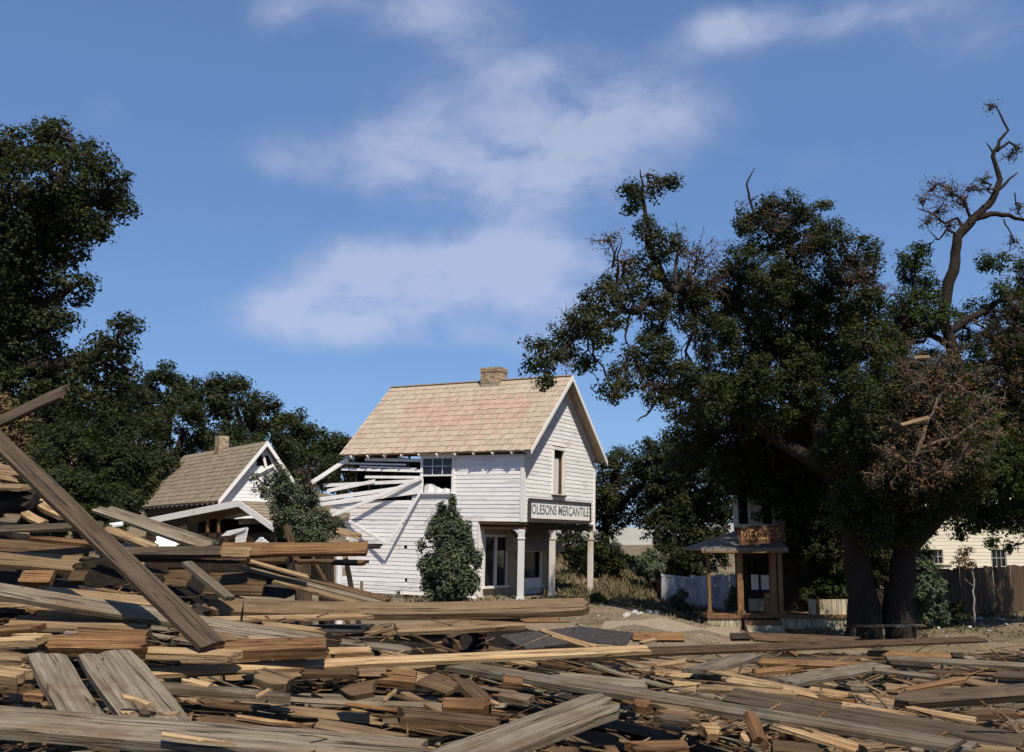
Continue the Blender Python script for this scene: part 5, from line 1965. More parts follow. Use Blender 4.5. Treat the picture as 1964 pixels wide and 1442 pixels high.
tree('green_shrub', 'low dark bush between the sapling and the layered evergreen', 'shrub', 37.5, [[(1835, 1200, .03), (1836, 1170, .015)]], [(1830, 1170, 12), (1845, 1165, 10), (1838, 1182, 13), (1852, 1180, 8)], 918, size=.045, dens=110, per=26, clump=.16, depth=.2)
tree('dry_shrub', 'straw-coloured dry bush behind the boards at the left edge', 'shrub', 13, [[(10, 1000, .04), (12, 900, .03), (15, 820, .01)]], [(10, 790, 20), (35, 800, 16), (20, 830, 26), (45, 850, 16), (0, 860, 26), (30, 880, 24), (50, 880, 12), (-20, 820, 30), (12, 765, 10), (60, 900, 10)], 919, leaf='dry_leaves', size=.024, dens=120, per=22, clump=.1, depth=.2)

# dry grass on the bank and in the yard: nobody could count it
rng = np.random.default_rng(99)
pts = []
for (x0, x1, y0, y1, n) in ((1.2, 9, 38, 58, 16000), (5, 20, 33, 46, 7000), (-6, 3, 33, 38, 1500)):
    p = np.stack([rng.uniform(x0, x1, n), rng.uniform(y0, y1, n)], 1)
    keep = np.sin(p[:, 0] * 1.7 + 2 * np.sin(p[:, 1] * .9)) + rng.normal(size=n) * .6 > (-.6 if x0 < 2 else .35)
    pts.append(p[keep])
p = np.concatenate(pts)
z = gz(p[:, 0], p[:, 1])
n = len(p)
c = np.stack([p[:, 0], p[:, 1], z], 1)
ang = rng.uniform(0, 6.28, n)
hgt = rng.uniform(.06, .26, n) * np.where(p[:, 1] > 40, 1.3, .55)
w_ = .03
dx, dy = np.cos(ang) * w_, np.sin(ang) * w_
lean = rng.normal(size=(n, 2)) * .12
v = np.stack([c + np.stack([-dx, -dy, 0 * dx - .02], 1), c + np.stack([dx, dy, 0 * dx - .02], 1), c + np.stack([lean[:, 0], lean[:, 1], hgt], 1), c + np.stack([lean[:, 0] * .6 - dx, lean[:, 1] * .6 - dy, hgt * .7], 1)], 1).reshape(-1, 3)
gr = leaf_object('dry_grass', [(v, np.arange(len(v)).reshape(-1, 4), np.clip(rng.normal(.5, .2, n), 0, 1))], 'dry_grass_blades', None)
tag(gr, 'dry straw-coloured grass on the bank and in the yard', 'grass', None, 'stuff')

# ------------------------------------------------------------------ the wreckage in front, board by board
# left edge, upper part
HB(-70, 840, 129, 748, 19, .16, .045, U_, 'brown board jutting up past the top left over the treetops', (8.4, 8.0), jag=(.02, .04))
HB(-80, 772, 409, 1241, 38, .165, .05, U_, 'long brown plank standing diagonally across the left of the heap', (7.6, 6.35), jag=(.01, .02))
HB(182, 976, 402, 1050, 15, .12, .05, G, 'long grey board in front of a pair sloping toward the cottage porch', (10.6, 9.9), jag=(.04, .02))
HB(205, 972, 412, 1042, 9, .11, .04, G, 'narrow grey board behind its twin sloping toward the cottage porch', (10.9, 10.2), jag=(.1, .02))
HB(203, 1014, 312, 1056, 14, .1, .05, Y_, 'bright fresh-split board right of the diagonal plank', (10.2, 9.9), jag=(.02, .12))
HB(-60, 1019, 205, 1006, 13, .12, .05, U_, 'straight brown board passing level behind the diagonal plank', (9.0, 9.2))
HB(204, 1008, 242, 1003, 6, .08, .03, W_, 'small white painted board end right of the diagonal plank', (9.3, 9.3))
HB(-90, 962, 70, 958, 40, .26, .18, K_, 'thick dark timber end poking in at the left edge', (10.4, 10.2), name='beam', jag=(.01, .02))  # near-black wood puts the timber's shadowed face into its colour
HB(-70, 930, 70, 936, 10, .26, .05, T_, 'torn tan board lying on the thick dark timber', (10.3, 10.1), jag=(.3, .25))
HB(66, 962, 128, 992, 16, .12, .07, Y_, 'pale split board showing beside the dark timber end', (10.4, 10.1), name='board')
HB(44, 982, 86, 1005, 15, .1, .05, Y_, 'short pale board slanting below the dark timber end', (10.0, 9.8), name='board')
HB(0, 992, 42, 996, 18, .16, .03, G, 'flat grey board scrap under the thick dark timber', (10.0, 10.0), name='board')
HB(-40, 900, 58, 915, 34, .22, .08, T_, 'rounded tan slab of broken timber at the left edge', (10.8, 10.5), name='slab', jag=(.1, .3))
HB(18, 1024, 58, 1026, 6, .06, .03, Y_, 'small pale chip on the left of the heap below the level board', (8.9, 8.9), name='wood_chip')
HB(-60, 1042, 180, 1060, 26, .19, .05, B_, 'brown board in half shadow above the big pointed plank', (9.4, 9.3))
HB(55, 1030, 200, 1046, 9, .1, .05, O_, 'narrow orange board standing for the lit strip above the half-shadowed brown board', (9.1, 9.0))  # orange wood stands in for a sunlit strip
HB(-80, 1066, 222, 1089, 30, .23, .06, 'tan_wood', 'broad tan plank tapering to a broken point left of the diagonal', (8.8, 8.7), jag=(.02, .42))
HB(40, 1108, 103, 1110, 26, .13, .12, O_, 'short sawn orange block below the pointed plank', (8.3, 8.3), name='block', jag=(.01, .01))
HB(134, 1107, 169, 1107, 22, .12, .1, B_, 'small brown block beside the sawn orange block', (8.4, 8.4), name='block', jag=(.01, .01))
HB(206, 1058, 436, 1058, 18, .12, .09, U_, 'long grey-brown rail ending behind the orange beam', (9.6, 9.4), name='beam', jag=(.01, .02))
HB(424, 1056, 706, 1052, 25, .13, .1, O_, 'squared orange beam standing out toward the white store', (9.4, 9.3), name='beam', jag=(.01, .01))
HB(426, 1058, 482, 1060, 22, .125, .03, T_, 'short block nailed across the joint of the orange beam', (9.22, 9.22), name='block', jag=(.01, .01))
HB(250, 1070, 560, 1074, 9, .1, .05, B_, 'thin brown rail hanging under the orange beam', (9.6, 9.6))
HB(560, 1077, 708, 1079, 6, .06, .05, B_, 'thin dark stick projecting below the end of the orange beam', (9.9, 9.8), name='stick')
HB(357, 1079, 447, 1151, 15, .1, .05, G, 'short grey batten slanting down below the orange beam', (8.9, 8.5), jag=(.01, .03))
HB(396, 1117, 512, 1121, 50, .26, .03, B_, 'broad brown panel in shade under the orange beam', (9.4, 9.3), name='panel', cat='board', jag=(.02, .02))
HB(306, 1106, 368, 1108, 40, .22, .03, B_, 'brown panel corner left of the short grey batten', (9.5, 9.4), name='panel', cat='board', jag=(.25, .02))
HB(502, 1123, 575, 1128, 44, .24, .02, 'tar_paper', 'black tar paper scrap hanging under the sloping rails', (9.5, 9.4), name='tar_paper', cat='tar paper', jag=(.02, .1))
HB(470, 1073, 600, 1109, 5, .06, .03, Y_, 'bright split edge of the uppermost sloping rail', (9.3, 9.2), name='batten')
HB(472, 1078, 752, 1154, 10, .09, .05, B_, 'uppermost of three long rails sloping down to the right', (9.6, 9.3), name='rail')
HB(462, 1087, 742, 1160, 7, .07, .04, G, 'middle grey rail of three sloping down to the right', (9.4, 9.15), name='rail')
HB(520, 1112, 700, 1160, 9, .09, .04, T_, 'lowest of the three long rails sloping down to the right', (9.3, 9.1), name='rail')
# posts and scraps of a broken frame behind the beam
HB(580, 1075, 585, 1222, 34, .26, .04, U_, 'upright grey board behind the beam right of the juniper', (13.5, 13.5), name='board')
HB(627, 1060, 627, 1222, 28, .2, .12, K_, 'dark upright post behind the orange beam end', (14, 14), name='post')
HB(651, 1060, 651, 1222, 11, .1, .08, W_, 'white upright post behind the orange beam end', (14.6, 14.6), name='post')
HB(662, 1065, 692, 1215, 8, .08, .05, K_, 'dark brace leaning right of the white upright post', (14.6, 14.6), name='brace')
HB(598, 1068, 672, 1200, 6, .06, .05, B_, 'thin brown brace crossing the dark upright post', (13.6, 13.6), name='brace')
HB(548, 1000, 602, 1180, 14, .14, .03, B_, 'brown board standing against the foot of the juniper', (13.4, 12.6), name='board', jag=(.2, .02))
HB(640, 1049, 738, 1046, 7, .16, .03, K_, 'dark board end showing past the orange beam before white siding', (9.55, 9.55), name='board', jag=(.02, .12))
HB(640, 1014, 702, 1032, 12, .16, .02, T_, 'curled tan roofing board behind the orange beam end', (9.7, 9.6), name='board', jag=(.1, .1))
# the big pale beam and what lies along it
HB(388, 1168, 1138, 1167, 27, .24, .12, 'tan_wood', 'longest pale beam lying level before the store', (8.7, 9.0), name='beam', jag=(.18, .08), warp=.12)
HB(395, 1188, 730, 1181, 9, .1, .04, Y_, 'bright split board along the underside of the long pale beam', (8.5, 8.5), jag=(.1, .2))
HB(365, 1165, 402, 1182, 24, .16, .06, K_, 'blackened broken lump at the left end of the pale beam', (8.5, 8.5), name='lump', jag=(.06, .06))
HB(500, 1196, 640, 1211, 9, .09, .03, Y_, 'pale sliver lying right of the diagonal plank foot', (7.7, 7.9), name='sliver', jag=(.02, .2))
HB(560, 1207, 720, 1204, 16, .2, .03, 'tar_paper', 'strip of black tar paper beside the grey shingled board', (8.5, 8.6), name='tar_paper', cat='tar paper', jag=(.1, .1))
HB(690, 1216, 755, 1200, 16, .18, .03, T_, 'short tan board across the tar paper strip', (8.6, 8.7), jag=(.03, .1))
HB(750, 1207, 1006, 1195, 19, .22, .05, 'tan_wood', 'grey-tan board lying just under the long pale beam', (8.5, 8.9), jag=(.05, .02))
HB(650, 1231, 830, 1250, 12, .14, .03, G, 'slotted grey board ending above the long thin plank', (8.0, 8.0), jag=(.02, .2))
HB(625, 1252, 715, 1250, 14, .14, .06, Y_, 'pale board stub at the right end of the red-brown timber', (7.4, 7.5), jag=(.02, .03))
HB(976, 1189, 1092, 1188, 11, .14, .03, O_, 'orange split board at the far side of the pale beam end', (11.6, 11.8), jag=(.05, .3))
HB(978, 1232, 1128, 1214, 34, .45, .02, 'tar_paper', 'large dark sheet of tar paper left of the fold', (10.6, 11.2), name='tar_paper', cat='tar paper', jag=(.05, .05))
HB(1092, 1212, 1212, 1226, 30, .42, .02, 'tar_paper', 'dark sheet of tar paper right of the fold with clean end', (11.0, 10.8), name='tar_paper', cat='tar paper', jag=(.05, .02))
HB(1030, 1206, 1152, 1243, 5, .05, .03, Y_, 'upper of two pale slivers crossing the tar paper sheets', (10.3, 10.0), name='sliver')
HB(1055, 1217, 1132, 1243, 4, .05, .03, Y_, 'lower of two pale slivers crossing the tar paper sheets', (10.2, 10.0), name='sliver')
HB(1210, 1222, 1312, 1222, 15, .14, .08, O_, 'sawn orange block behind the right end of the thin plank', (13.5, 13.6), name='block', jag=(.02, .01))
HB(1225, 1234, 1262, 1224, 6, .07, .04, Y_, 'pale wedge beside the sawn orange block', (13, 13), name='wedge')
HB(1400, 1221, 1438, 1221, 12, .12, .1, K_, 'dark square timber end near the concrete walk', (15.6, 15.6), name='block', jag=(.01, .01))
HB(1436, 1221, 1660, 1230, 16, .24, .05, B_, 'brown board running right from the dark timber end', (15.8, 17), jag=(.02, .3))
# long grey plank from the left edge and the fresh wood under it
HB(-60, 1124, 622, 1234, 27, .17, .055, G, 'long grey plank sloping down under the diagonal from the left edge', (6.6, 7.2), jag=(.02, .02))
HB(60, 1132, 330, 1158, 18, .2, .04, T_, 'tan split board lying along the back of the long grey plank', (7.4, 7.6), jag=(.1, .2))
HB(38, 1166, 310, 1192, 15, .14, .04, Y_, 'bright yellow split board under the left grey plank', (6.9, 6.9), jag=(.2, .3))
HB(14, 1192, 292, 1206, 22, .18, .05, T_, 'yellow-brown board below the bright split board at left', (6.7, 6.8), jag=(.05, .06))
HB(-60, 1212, 95, 1204, 12, .1, .05, O_, 'narrow orange strip at the left edge over the frayed timber', (6.4, 6.4), jag=(.02, .1))
HB(112, 1213, 150, 1215, 11, .09, .01, G, 'small pale square scrap lying on the frayed orange timber', (6.25, 6.25), name='scrap')
HB(125, 1216, 282, 1224, 26, .2, .08, O_, 'orange board with square-cut end over the frayed timber', (6.5, 6.5), jag=(.06, .02))
HB(40, 1236, 285, 1240, 28, .14, .13, O_, 'frayed orange timber in the shadow above the wide grey boards', (6.15, 6.2), name='beam', jag=(.2, .05))
HB(-10, 1228, 95, 1226, 16, .12, .06, Y_, 'frayed pale wood fibres at the end of the orange timber', (6.1, 6.1), name='splintered_board', cat='board', jag=(.1, .2))
HB(272, 1250, 470, 1258, 14, .14, .06, Y_, 'yellow split board left of the red-brown timber', (6.3, 6.4), jag=(.05, .12))
HB(395, 1248, 628, 1240, 26, .18, .14, O_, 'red-brown squared timber ending above the long thin plank', (6.55, 6.65), name='beam', jag=(.3, .01))
HB(402, 1218, 470, 1240, 34, .2, .05, T_, 'flat tan board behind the foot of the diagonal plank', (6.9, 6.9), jag=(.03, .1))
HB(455, 1225, 600, 1238, 10, .1, .04, Y_, 'pale splinter above the red-brown timber', (6.7, 6.7), jag=(.1, .25))
# long thin plank across the middle
HB(278, 1290, 1245, 1245, 15, .1, .045, Y_, 'long thin light plank crossing the whole middle of the heap', (6.3, 7.6), jag=(.05, .02))
HB(1040, 1257, 1884, 1226, 13, .2, .05, B_, 'very long brown plank running right to the oak bench', (10.0, 17.5), jag=(.02, .02))
HB(484, 1292, 562, 1314, 26, .14, .1, T_, 'split knotty stump of board under the long thin plank', (6.0, 6.0), name='block', jag=(.06, .08))
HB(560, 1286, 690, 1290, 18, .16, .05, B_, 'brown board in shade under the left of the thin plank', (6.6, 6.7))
# wide grey boards bottom left
HB(88, 1258, 160, 1384, 66, .19, .05, G, 'narrower of two wide grey boards lying side by side bottom left', (5.95, 5.0), jag=(.03, .02))
HB(200, 1254, 312, 1400, 98, .27, .06, G, 'wider of two grey boards lying side by side bottom left', (5.9, 4.86), jag=(.05, .02))
HB(-90, 1376, 840, 1452, 50, .24, .07, G, 'big grey plank lying across the bottom left corner', (4.75, 4.55), jag=(.02, .1))
HB(228, 1332, 297, 1353, 6, .03, .02, Y_, 'thick yellow splinter lying on the wider grey board', (5.0, 4.95), name='splinter', jag=(.05, .02))
HB(222, 1366, 262, 1367, 5, .03, .015, Y_, 'pale splinter low on the wider grey board', (4.86, 4.86), name='splinter')
HB(262, 1362, 296, 1372, 11, .05, .03, U_, 'small dark chip low on the wider grey board', (4.84, 4.84), name='wood_chip')
HB(296, 1369, 350, 1367, 4, .02, .015, Y_, 'thin straw-like splinter right of the small dark chip', (4.84, 4.84), name='splinter')
HB(303, 1406, 455, 1430, 6, .03, .02, Y_, 'long pale splinter lying on the big bottom plank', (4.52, 4.48), name='splinter', jag=(.02, .2))
HB(-50, 1284, 56, 1300, 22, .12, .1, Y_, 'pale sawn block at the left edge beside the grey boards', (5.7, 5.6), name='block', jag=(.01, .04))
HB(-60, 1258, 64, 1266, 14, .12, .05, 'tan_wood', 'weathered white-edged board end left of the wide grey boards', (6.0, 5.9), jag=(.02, .06))
HB(45, 1332, 92, 1336, 10, .1, .05, O_, 'small orange wedge in the gap left of the wide grey boards', (5.4, 5.4), name='wedge')
HB(-50, 1318, 60, 1320, 8, .1, .05, B_, 'thin brown board in the dark gap at the left edge', (5.6, 5.6))
# middle bottom
HB(284, 1316, 572, 1340, 11, .12, .085, G, 'thick grey board with pointed right end in the middle left', (5.75, 5.65), jag=(.02, .25))
HB(345, 1302, 408, 1316, 9, .08, .03, Y_, 'bright chip lying on the thick pointed grey board', (5.8, 5.75), name='wood_chip', jag=(.1, .02))
HB(478, 1346, 523, 1318, 5, .03, .02, Y_, 'pale splinter leaning on the end of the thick grey board', (5.55, 5.55), name='splinter')
HB(376, 1380, 610, 1402, 13, .12, .05, B_, 'brown board just above the big bottom grey plank', (5.05, 5.0), jag=(.05, .05))
HB(448, 1373, 587, 1393, 5, .03, .025, Y_, 'straight pale stick over the brown board at bottom', (5.0, 4.95), name='stick')
HB(596, 1392, 786, 1424, 24, .13, .05, T_, 'tan split board above the right of the big bottom plank', (4.95, 4.85), jag=(.03, .08))
HB(790, 1490, 1185, 1342, 56, .26, .09, G, 'heavy cracked grey plank rising from the bottom centre', (4.45, 5.35), jag=(.02, .14))
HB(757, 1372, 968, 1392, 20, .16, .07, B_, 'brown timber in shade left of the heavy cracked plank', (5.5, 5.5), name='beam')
HB(845, 1353, 945, 1357, 21, .13, .1, O_, 'short orange beam stub in the shaded middle', (5.9, 5.9), name='beam', jag=(.02, .05))
HB(960, 1333, 1022, 1345, 14, .12, .08, G, 'short grey block above the heavy cracked plank', (6.0, 5.9), name='block', jag=(.02, .02))
HB(962, 1306, 1004, 1311, 16, .1, .07, O_, 'small orange block under the long grey plank', (6.5, 6.5), name='block', jag=(.01, .01))
HB(725, 1298, 800, 1304, 24, .15, .1, O_, 'orange-brown block under the middle of the thin plank', (6.3, 6.3), name='block', jag=(.08, .01))
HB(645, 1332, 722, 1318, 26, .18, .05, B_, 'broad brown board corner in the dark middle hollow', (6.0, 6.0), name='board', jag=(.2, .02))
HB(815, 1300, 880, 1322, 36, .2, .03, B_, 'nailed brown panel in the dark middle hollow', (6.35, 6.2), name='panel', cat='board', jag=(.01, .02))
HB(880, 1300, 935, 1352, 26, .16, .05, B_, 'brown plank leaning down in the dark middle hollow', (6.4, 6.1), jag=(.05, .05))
HB(730, 1348, 762, 1322, 5, .03, .02, Y_, 'bright splinter standing in the dark middle hollow', (5.9, 5.9), name='splinter')
HB(936, 1340, 962, 1354, 3, .025, .02, Y_, 'thin white splinter by the short grey block', (5.85, 5.85), name='splinter')
HB(845, 1272, 1880, 1437, 19, .17, .05, G, 'longest grey plank slanting from the centre to the lower right', (7.1, 5.6), jag=(.03, .04))
HB(1040, 1297, 1262, 1318, 20, .22, .04, G, 'broken wide grey board behind the longest grey plank', (7.25, 6.9), jag=(.1, .12))
HB(960, 1264, 1036, 1276, 7, .07, .03, Y_, 'pale batten under the right of the thin plank', (7.6, 7.5), name='batten')
HB(1255, 1275, 1325, 1266, 8, .08, .03, Y_, 'pale chip in the dark hollow right of centre', (9.0, 9.0), name='wood_chip', jag=(.15, .05))
# right-hand spread
HB(1336, 1288, 1436, 1258, 22, .3, .06, G, 'grey slab tipped up above the dark hollow right of centre', (9.8, 11), name='slab', jag=(.02, .03))
HB(1500, 1308, 1692, 1276, 20, .26, .05, G, 'flat grey plank pointing up right toward the oak trunks', (9.8, 12.0), jag=(.05, .02))
HB(1362, 1286, 1592, 1334, 7, .08, .03, Y_, 'uppermost bright splintered lath of the bundle right of centre', (9.4, 8.6), name='lath', jag=(.1, .15))
HB(1368, 1295, 1588, 1340, 8, .09, .03, Y_, 'middle bright splintered lath of the bundle right of centre', (9.2, 8.4), name='lath', jag=(.15, .1))
HB(1380, 1303, 1520, 1324, 7, .08, .03, Y_, 'lowest bright splintered lath of the bundle right of centre', (9.0, 8.6), name='lath', jag=(.1, .2))
HB(1395, 1334, 2030, 1440, 34, .2, .06, 'umber_wood', 'broad dark grey-brown plank parallel above the longest grey plank', (7.9, 6.2), jag=(.02, .02))
HB(1330, 1318, 1530, 1332, 10, .12, .05, T_, 'pale-edged board at the dark gap before the broad plank', (8.3, 8.2))
HB(1438, 1268, 1668, 1277, 11, .14, .05, O_, 'long orange board lying in the right of the spread', (12.4, 12.2), jag=(.1, .2))
HB(1440, 1290, 1535, 1281, 10, .12, .06, O_, 'split orange board end facing the bright laths', (10.8, 11), jag=(.05, .15))
HB(1508, 1243, 1530, 1254, 14, .12, .1, O_, 'small bright orange block out in the right spread', (14.6, 14.6), name='block', jag=(.01, .01))
HB(1696, 1262, 2010, 1279, 9, .14, .05, G, 'long grey board in the right spread above the dark strip', (13, 12.6))
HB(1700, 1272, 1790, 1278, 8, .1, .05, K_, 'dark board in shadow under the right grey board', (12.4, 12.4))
HB(1660, 1252, 1850, 1260, 10, .16, .05, O_, 'brown-orange board far out in the right spread', (15, 14.8))
HB(1820, 1256, 1850, 1260, 8, .1, .08, K_, 'dark block on the brown-orange board far right', (14.5, 14.5), name='block')
HB(1672, 1284, 1800, 1300, 7, .1, .05, G, 'thin grey board bending down right of the grey slab', (11.4, 11.0))
HB(1716, 1328, 1850, 1302, 10, .1, .05, O_, 'left arm of the broken orange board peaked at the right', (8.8, 9.2), jag=(.2, .05))
HB(1845, 1305, 2010, 1338, 12, .12, .05, T_, 'right arm of the broken orange board peaked at the right', (9.2, 8.6), jag=(.05, .05))
HB(1695, 1346, 2010, 1324, 26, .15, .13, 'umber_wood', 'round weathered log-like timber at the right edge', (8.1, 8.3), name='beam', jag=(.2, .05))
HB(1690, 1318, 1744, 1322, 18, .16, .03, T_, 'pale flat board scrap between dark gap and peaked board', (9.0, 8.9), name='board')
HB(1618, 1316, 1668, 1318, 18, .16, .05, G, 'grey board scrap left of the pale flat scrap', (9.0, 9.0), name='board', jag=(.1, .06))
HB(1612, 1350, 1762, 1374, 8, .08, .03, Y_, 'bright split lath lying on the broad grey-brown plank', (7.3, 7.1), name='lath', jag=(.02, .25))
HB(1700, 1352, 1876, 1383, 10, .1, .04, Y_, 'yellow lath running to the right off the broad plank', (7.4, 7.2), name='lath', jag=(.25, .02))
HB(1840, 1372, 1948, 1368, 10, .1, .06, B_, 'brown board with pale end by the right edge', (7.6, 7.7))
HB(1480, 1384, 1790, 1470, 9, .07, .03, Y_, 'upper bright splintered lath below the longest grey plank', (5.5, 5.1), name='lath', jag=(.15, .1))
HB(1462, 1384, 1720, 1462, 8, .07, .03, Y_, 'lower bright splintered lath below the longest grey plank', (5.4, 5.05), name='lath', jag=(.2, .1))
HB(1438, 1370, 1464, 1430, 17, .08, .06, O_, 'brown stake standing under the longest grey plank', (5.5, 5.3), name='stake', jag=(.01, .02))
HB(1492, 1402, 1572, 1416, 24, .14, .1, B_, 'brown block right of the standing stake', (5.45, 5.4), name='block', jag=(.02, .02))
HB(1474, 1434, 1580, 1446, 20, .14, .1, B_, 'lower brown block at the bottom right of the stake', (5.1, 5.1), name='block', jag=(.02, .02))
HB(1340, 1400, 1384, 1404, 20, .1, .08, Y_, 'splintered pale stub in the dark bottom right', (5.5, 5.5), name='stub', jag=(.08, .08))
HB(1416, 1412, 1446, 1420, 18, .09, .08, Y_, 'small pale wedge left of the standing stake', (5.4, 5.4), name='wedge', jag=(.05, .02))
HB(1240, 1356, 1362, 1374, 20, .14, .03, T_, 'pale torn board under the longest grey plank', (6.0, 5.9), name='board', jag=(.15, .12))
HB(1205, 1350, 1262, 1358, 16, .1, .06, O_, 'orange split stub right of the heavy cracked plank', (5.9, 5.9), name='stub', jag=(.1, .1))
HB(1250, 1376, 1330, 1384, 12, .1, .05, U_, 'grey-brown scrap under the pale torn board', (5.8, 5.75), name='board', jag=(.1, .1))
HB(1195, 1436, 1322, 1434, 18, .14, .08, O_, 'orange-brown block end at the bottom right of centre', (4.95, 4.95), name='block', jag=(.06, .02))
HB(1020, 1450, 1120, 1444, 20, .13, .05, B_, 'brown board below the heavy cracked plank at bottom', (4.8, 4.8))
HB(1640, 1436, 1700, 1430, 18, .1, .08, T_, 'splintered tan stub at the bottom right edge', (5.1, 5.1), name='stub', jag=(.1, .1))
HB(1858, 1434, 2010, 1446, 8, .1, .04, T_, 'pale lath at the bottom right corner', (5.6, 5.6), name='lath')
HB(1900, 1292, 2010, 1300, 14, .16, .05, 'umber_wood', 'grey-brown board entering at the right edge above the peaked board', (10.4, 10.2))

# hollow rotted log end
lg = empty('hollow_log', P(905, 1236, 9.4), (0, 0, .35), 'short hollow rotted log end in the dark gap left of the tar paper', 'log')
m = MB()
K2 = 16
prof = [(math.cos(2 * math.pi * j / K2), math.sin(2 * math.pi * j / K2)) for j in range(K2)]
rj = random.Random(5)
n0 = len(m.v)
for (r_, y_) in ((.15, .35), (.17, 0), (.13, -.02), (.11, .34)):
    for cx_, cz_ in prof:
        kk = 1 + rj.uniform(-.1, .1)
        m.v.append((cx_ * r_ * kk, y_ + (rj.uniform(-.05, .05) if y_ < .1 else 0), cz_ * r_ * kk * .8))
for i in range(3):
    for j in range(K2):
        q = (j + 1) % K2
        m.f.append((i * K2 + j, i * K2 + q, (i + 1) * K2 + q, (i + 1) * K2 + j))
        m.mi.append(0 if i < 2 else 1)
part(m, 'bark_shell', ['brown_wood', 'interior_dark'], lg)

# wire mesh strip in front of the store wall
wf = empty('wire_fence', P(725, 1140, 31), (0, 0, .1), 'low wire mesh strip before the store wall above the pale beam', 'fence')
hx_, hz_ = 45 / ppm(31), 12 / ppm(31)
m = MB()
for q in range(13):
    x = -hx_ + 2 * hx_ * q / 12
    m.bar((x, 0, -.9), (x, 0, hz_), .012, .012, up=(0, 1, 0))
for q in range(8):
    z = hz_ - q * .1
    m.bar((-hx_, .013, z), (hx_, .013, z), .012, .012)
part(m, 'mesh', 'wire_metal', wf, kind='stuff')
boxpart('post', 'weathered_grey_wood', wf, (-hx_ * .75, -.03, -1.0), (-hx_ * .75 + .09, -.005, hz_ + .2))

# the rest of the boards in the heap, one by one
rs = random.Random(4)
FILL = [(G, 'weathered grey', .24), (B_, 'brown', .24), (U_, 'dull brown', .12), (O_, 'orange', .12), (T_, 'tan', .15), (Y_, 'pale fresh-split', .09), (K_, 'blackened', .06)]


def pickmat():
    t = rs.random() * sum(f[2] for f in FILL)
    for f in FILL:
        t -= f[2]
        if t <= 0:
            return f
    return FILL[0]


ANCH = [(r[0], r[1], r[2]) for r in HEROES]
SHORT = [(205, 1010, 'diagonal brown plank'), (280, 1180, 'long left grey plank'), (570, 1052, 'squared orange beam'), (760, 1168, 'long pale beam'), (770, 1262, 'long thin light plank'), (1060, 1218, 'dark tar paper sheets'),
         (150, 1320, 'two wide grey boards'), (380, 1410, 'big bottom grey plank'), (1000, 1400, 'heavy cracked grey plank'), (1340, 1350, 'longest grey plank'), (1690, 1385, 'broad dark plank'), (1480, 1310, 'bright lath bundle'),
         (1600, 1290, 'flat grey plank by the laths'), (1840, 1320, 'peaked orange board'), (1850, 1336, 'round log-like timber'), (1450, 1245, 'very long brown plank'), (1550, 1272, 'long orange board'), (510, 1246, 'red-brown timber'),
         (160, 1240, 'frayed orange timber'), (430, 1330, 'thick pointed grey board'), (700, 1408, 'tan split board at bottom'), (1850, 1270, 'far right grey board'), (1755, 1256, 'brown-orange board'), (1450, 1400, 'standing brown stake'),
         (100, 1078, 'broad pointed tan plank'), (450, 1120, 'shaded brown panel'), (600, 1115, 'three sloping rails'), (1385, 1270, 'tipped grey slab'), (860, 1382, 'shaded brown timber')]
USED = {}


def board_label(word, ln, wd, u, v):
    near = sorted(SHORT, key=lambda q: abs(q[0] - u) * .5 + abs(q[1] - v) * 2)
    size = ('short ' if ln < .8 else 'long ' if ln > 1.35 else '') + ('narrow ' if wd < .1 else 'broad ' if wd > .17 else '')

    def rel(q):
        if abs(v - q[1]) > 14:
            return 'above' if v < q[1] else 'below'
        return 'left of' if u < q[0] else 'right of'
    a, b = near[0], near[1]
    for t in (f'loose {word} board {rel(a)} the {a[2]}', f'loose {size}{word} board {rel(a)} the {a[2]}', f'{size}{word} board {rel(a)} the {a[2]} and {rel(b)} the {b[2]}',
              f'{size}{word} board {rel(a)} the {a[2]} and {rel(near[2])} the {near[2][2]}'):
        t = t.strip()
        if t not in USED and len(t.split()) <= 16:
            USED[t] = 1
            return t
    return t


done = 0
while done < 185:
    u = rs.uniform(-160, 2120) if rs.random() < .6 else rs.uniform(1220, 2120)
    vt = 1066 if u < 420 else 1170 if u < 900 else 1205 if u < 1250 else 1228
    f = rs.random()
    v = vt + (1450 - vt) * (f ** 1.2 if u > 1250 else f ** .8)
    if in_hollow(u, v, 1.1) or (420 < u < 1300 and v > 1275 and rs.random() < .5):
        continue
    done += 1
    D = SD(u, v)
    c = P(u, v, D)
    mt, word, _ = pickmat()
    if D < 7 and mt in (Y_, T_) and rs.random() < .7:
        mt, word = B_, 'brown'  # near sunken boards turned brown to darken the gaps like shade
    ln = rs.uniform(.7, 2.5) * (.7 if D < 6 else 1.0 if D < 10 else 1.3)
    an = rs.gauss(0, .33)
    d = Vector((math.cos(an), math.sin(an), 0))
    a, b = c - d * ln / 2, c + d * ln / 2
    sink = rs.uniform(.12, .42) if D < 9 else rs.uniform(.0, .16)
    a.z = float(zs(a.x, a.y)) - sink + rs.uniform(-.06, .06)
    b.z = float(zs(b.x, b.y)) - sink + rs.uniform(-.06, .06)
    ti = rs.gauss(R(14), R(24))
    nrm = Vector((rs.gauss(0, .1), -math.sin(ti), math.cos(ti)))
    wd = rs.choice((.06, .08, .1, .12, .14, .18, .22))
    side = 'left heap' if u < 640 else 'middle of the heap' if u < 1280 else 'right-hand spread'
    plank(a, b, nrm, wd, rs.choice((.014, .018, .022, .03, .04)), mt, board_label(word, ln, wd, u, v), 'broken_board', 'board', (rs.choice((.02, .12, .35)), rs.choice((.03, .18, .45))),
          rs.uniform(-.2, .2), f'loose {word} boards in the {side}')

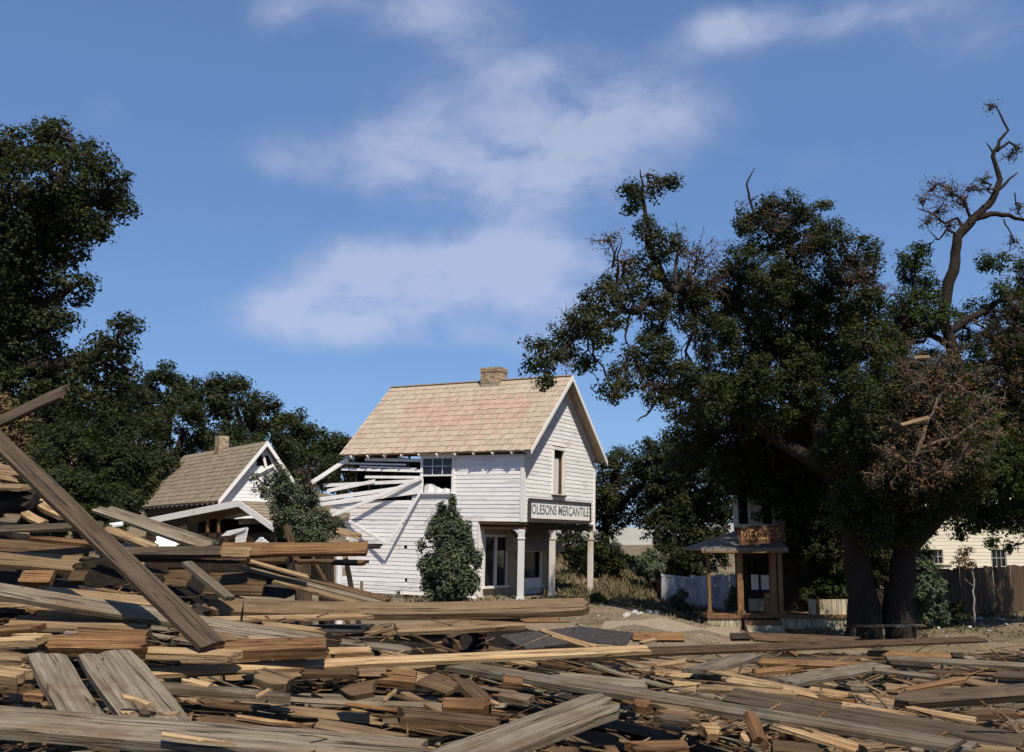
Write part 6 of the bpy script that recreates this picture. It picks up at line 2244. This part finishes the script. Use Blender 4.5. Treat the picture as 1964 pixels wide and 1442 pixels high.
rs = random.Random(15)
done = 0
while done < 62:
    u = rs.uniform(60, 2050)
    lo = 1120 if u < 420 else 1200 if u < 1250 else 1240
    v = rs.uniform(lo, 1440)
    if in_hollow(u, v, .8) or (u < 420 and v > 1240):
        continue
    done += 1
    D = SD(u, v)
    c = P(u, v, D)
    mt, word = rs.choice(((G, 'weathered grey'), (B_, 'brown'), (T_, 'tan'), (T_, 'tan'), (Y_, 'pale fresh-split'), (O_, 'orange'), (U_, 'dull brown')))
    ln = rs.uniform(1.2, 2.8) * (.62 if D < 6.5 else .9 if D < 10 else 1.3)
    an = rs.gauss(0, .3)
    d = Vector((math.cos(an), math.sin(an), 0))
    a, b = c - d * ln / 2, c + d * ln / 2
    a.z = float(zs(a.x, a.y)) - rs.uniform(.04, .16)
    b.z = float(zs(b.x, b.y)) - rs.uniform(.04, .16)
    wd = rs.choice((.04, .05, .07, .09, .12))
    ti = rs.gauss(R(12), R(18))
    side = 'left heap' if u < 640 else 'middle of the heap' if u < 1280 else 'right-hand spread'
    plank(a, b, (rs.gauss(0, .1), -math.sin(ti), math.cos(ti)), wd, rs.choice((.012, .016, .02)), mt, board_label(word + ' split', ln, wd, u, v), 'split_board', 'board',
          (rs.choice((.1, .3, .6)), rs.choice((.1, .3, .7))), rs.uniform(-.25, .25), f'loose {word} split boards in the {side}')

# splinters and chips too small and many to count
rng = np.random.default_rng(12)
m_all = {q: ([], [], []) for q in ('a', 'b', 'c')}


def sticks(n, lo, hi, wlo, whi, urange, seedoff, lift):
    rng = np.random.default_rng(seedoff)
    rows = []
    while len(rows) < n:
        u = rng.uniform(*urange)
        vt = 1090 if u < 420 else 1175 if u < 900 else 1218 if u < 1250 else 1226
        v = rng.uniform(vt, 1460)
        if in_hollow(u, v):
            continue
        D = SD(u, v)
        if D > 31:
            continue
        c = P(u, v, D)
        rows.append((c.x, c.y, float(zs(c.x, c.y)) + rng.uniform(lift - .25, lift)))
    c = np.array(rows)
    an = rng.normal(0, .9, n)
    tilt = rng.normal(0, .22, n)
    ln = rng.uniform(lo, hi, n)
    d = np.stack([np.cos(an) * np.cos(tilt), np.sin(an) * np.cos(tilt), np.sin(tilt)], 1)
    s = np.stack([-np.sin(an), np.cos(an), 0 * an], 1)
    up = np.cross(d, s)
    w_ = rng.uniform(wlo, whi, n)[:, None]
    t_ = w_ * rng.uniform(.2, .6, (n, 1))
    e = d * ln[:, None] / 2
    q = rng.uniform(.15, 1, (n, 1))
    P8 = np.stack([c - e - s * w_ - up * t_, c + e - s * w_ * q - up * t_, c + e + s * w_ * q - up * t_, c - e + s * w_ - up * t_,
                   c - e - s * w_ + up * t_, c + e - s * w_ * q + up * t_, c + e + s * w_ * q + up * t_, c - e + s * w_ + up * t_], 1)
    v = P8.reshape(-1, 3)
    base = np.arange(n)[:, None] * 8
    F_ = np.array([(3, 2, 1, 0), (4, 5, 6, 7), (0, 1, 5, 4), (1, 2, 6, 5), (2, 3, 7, 6), (3, 0, 4, 7)])
    f = (base[:, :, None] + F_[None]).reshape(-1, 4)
    mi = np.repeat(rng.choice([0, 0, 1, 2, 2, 2, 3, 3, 4, 4], n), 6)
    return v, f, mi


vv, ff, mm_ = [], [], []
off = 0
for args in ((1000, .06, .4, .004, .013, (-200, 2160), 31, .02), (1200, .15, .8, .006, .028, (1150, 2160), 32, .03), (600, .15, .8, .008, .03, (-200, 1300), 33, -.2)):
    v, f, mi = sticks(*args)
    vv.append(v)
    ff.append(f + off)
    mm_.append(mi)
    off += len(v)
me = bpy.data.meshes.new('wood_splinters')
fast_mesh(me, np.concatenate(vv), np.concatenate(ff))
for q in ('tan_wood', 'yellow_wood', 'brown_wood', 'orange_wood', 'weathered_grey_wood'):
    me.materials.append(MAT[q])
me.polygons.foreach_set('material_index', np.concatenate(mm_).astype(np.int32))
o = bpy.data.objects.new('wood_splinters', me)
COL.objects.link(o)
tag(o, 'splinters and chips scattered all over the broken timber', 'splinters', None, 'stuff')
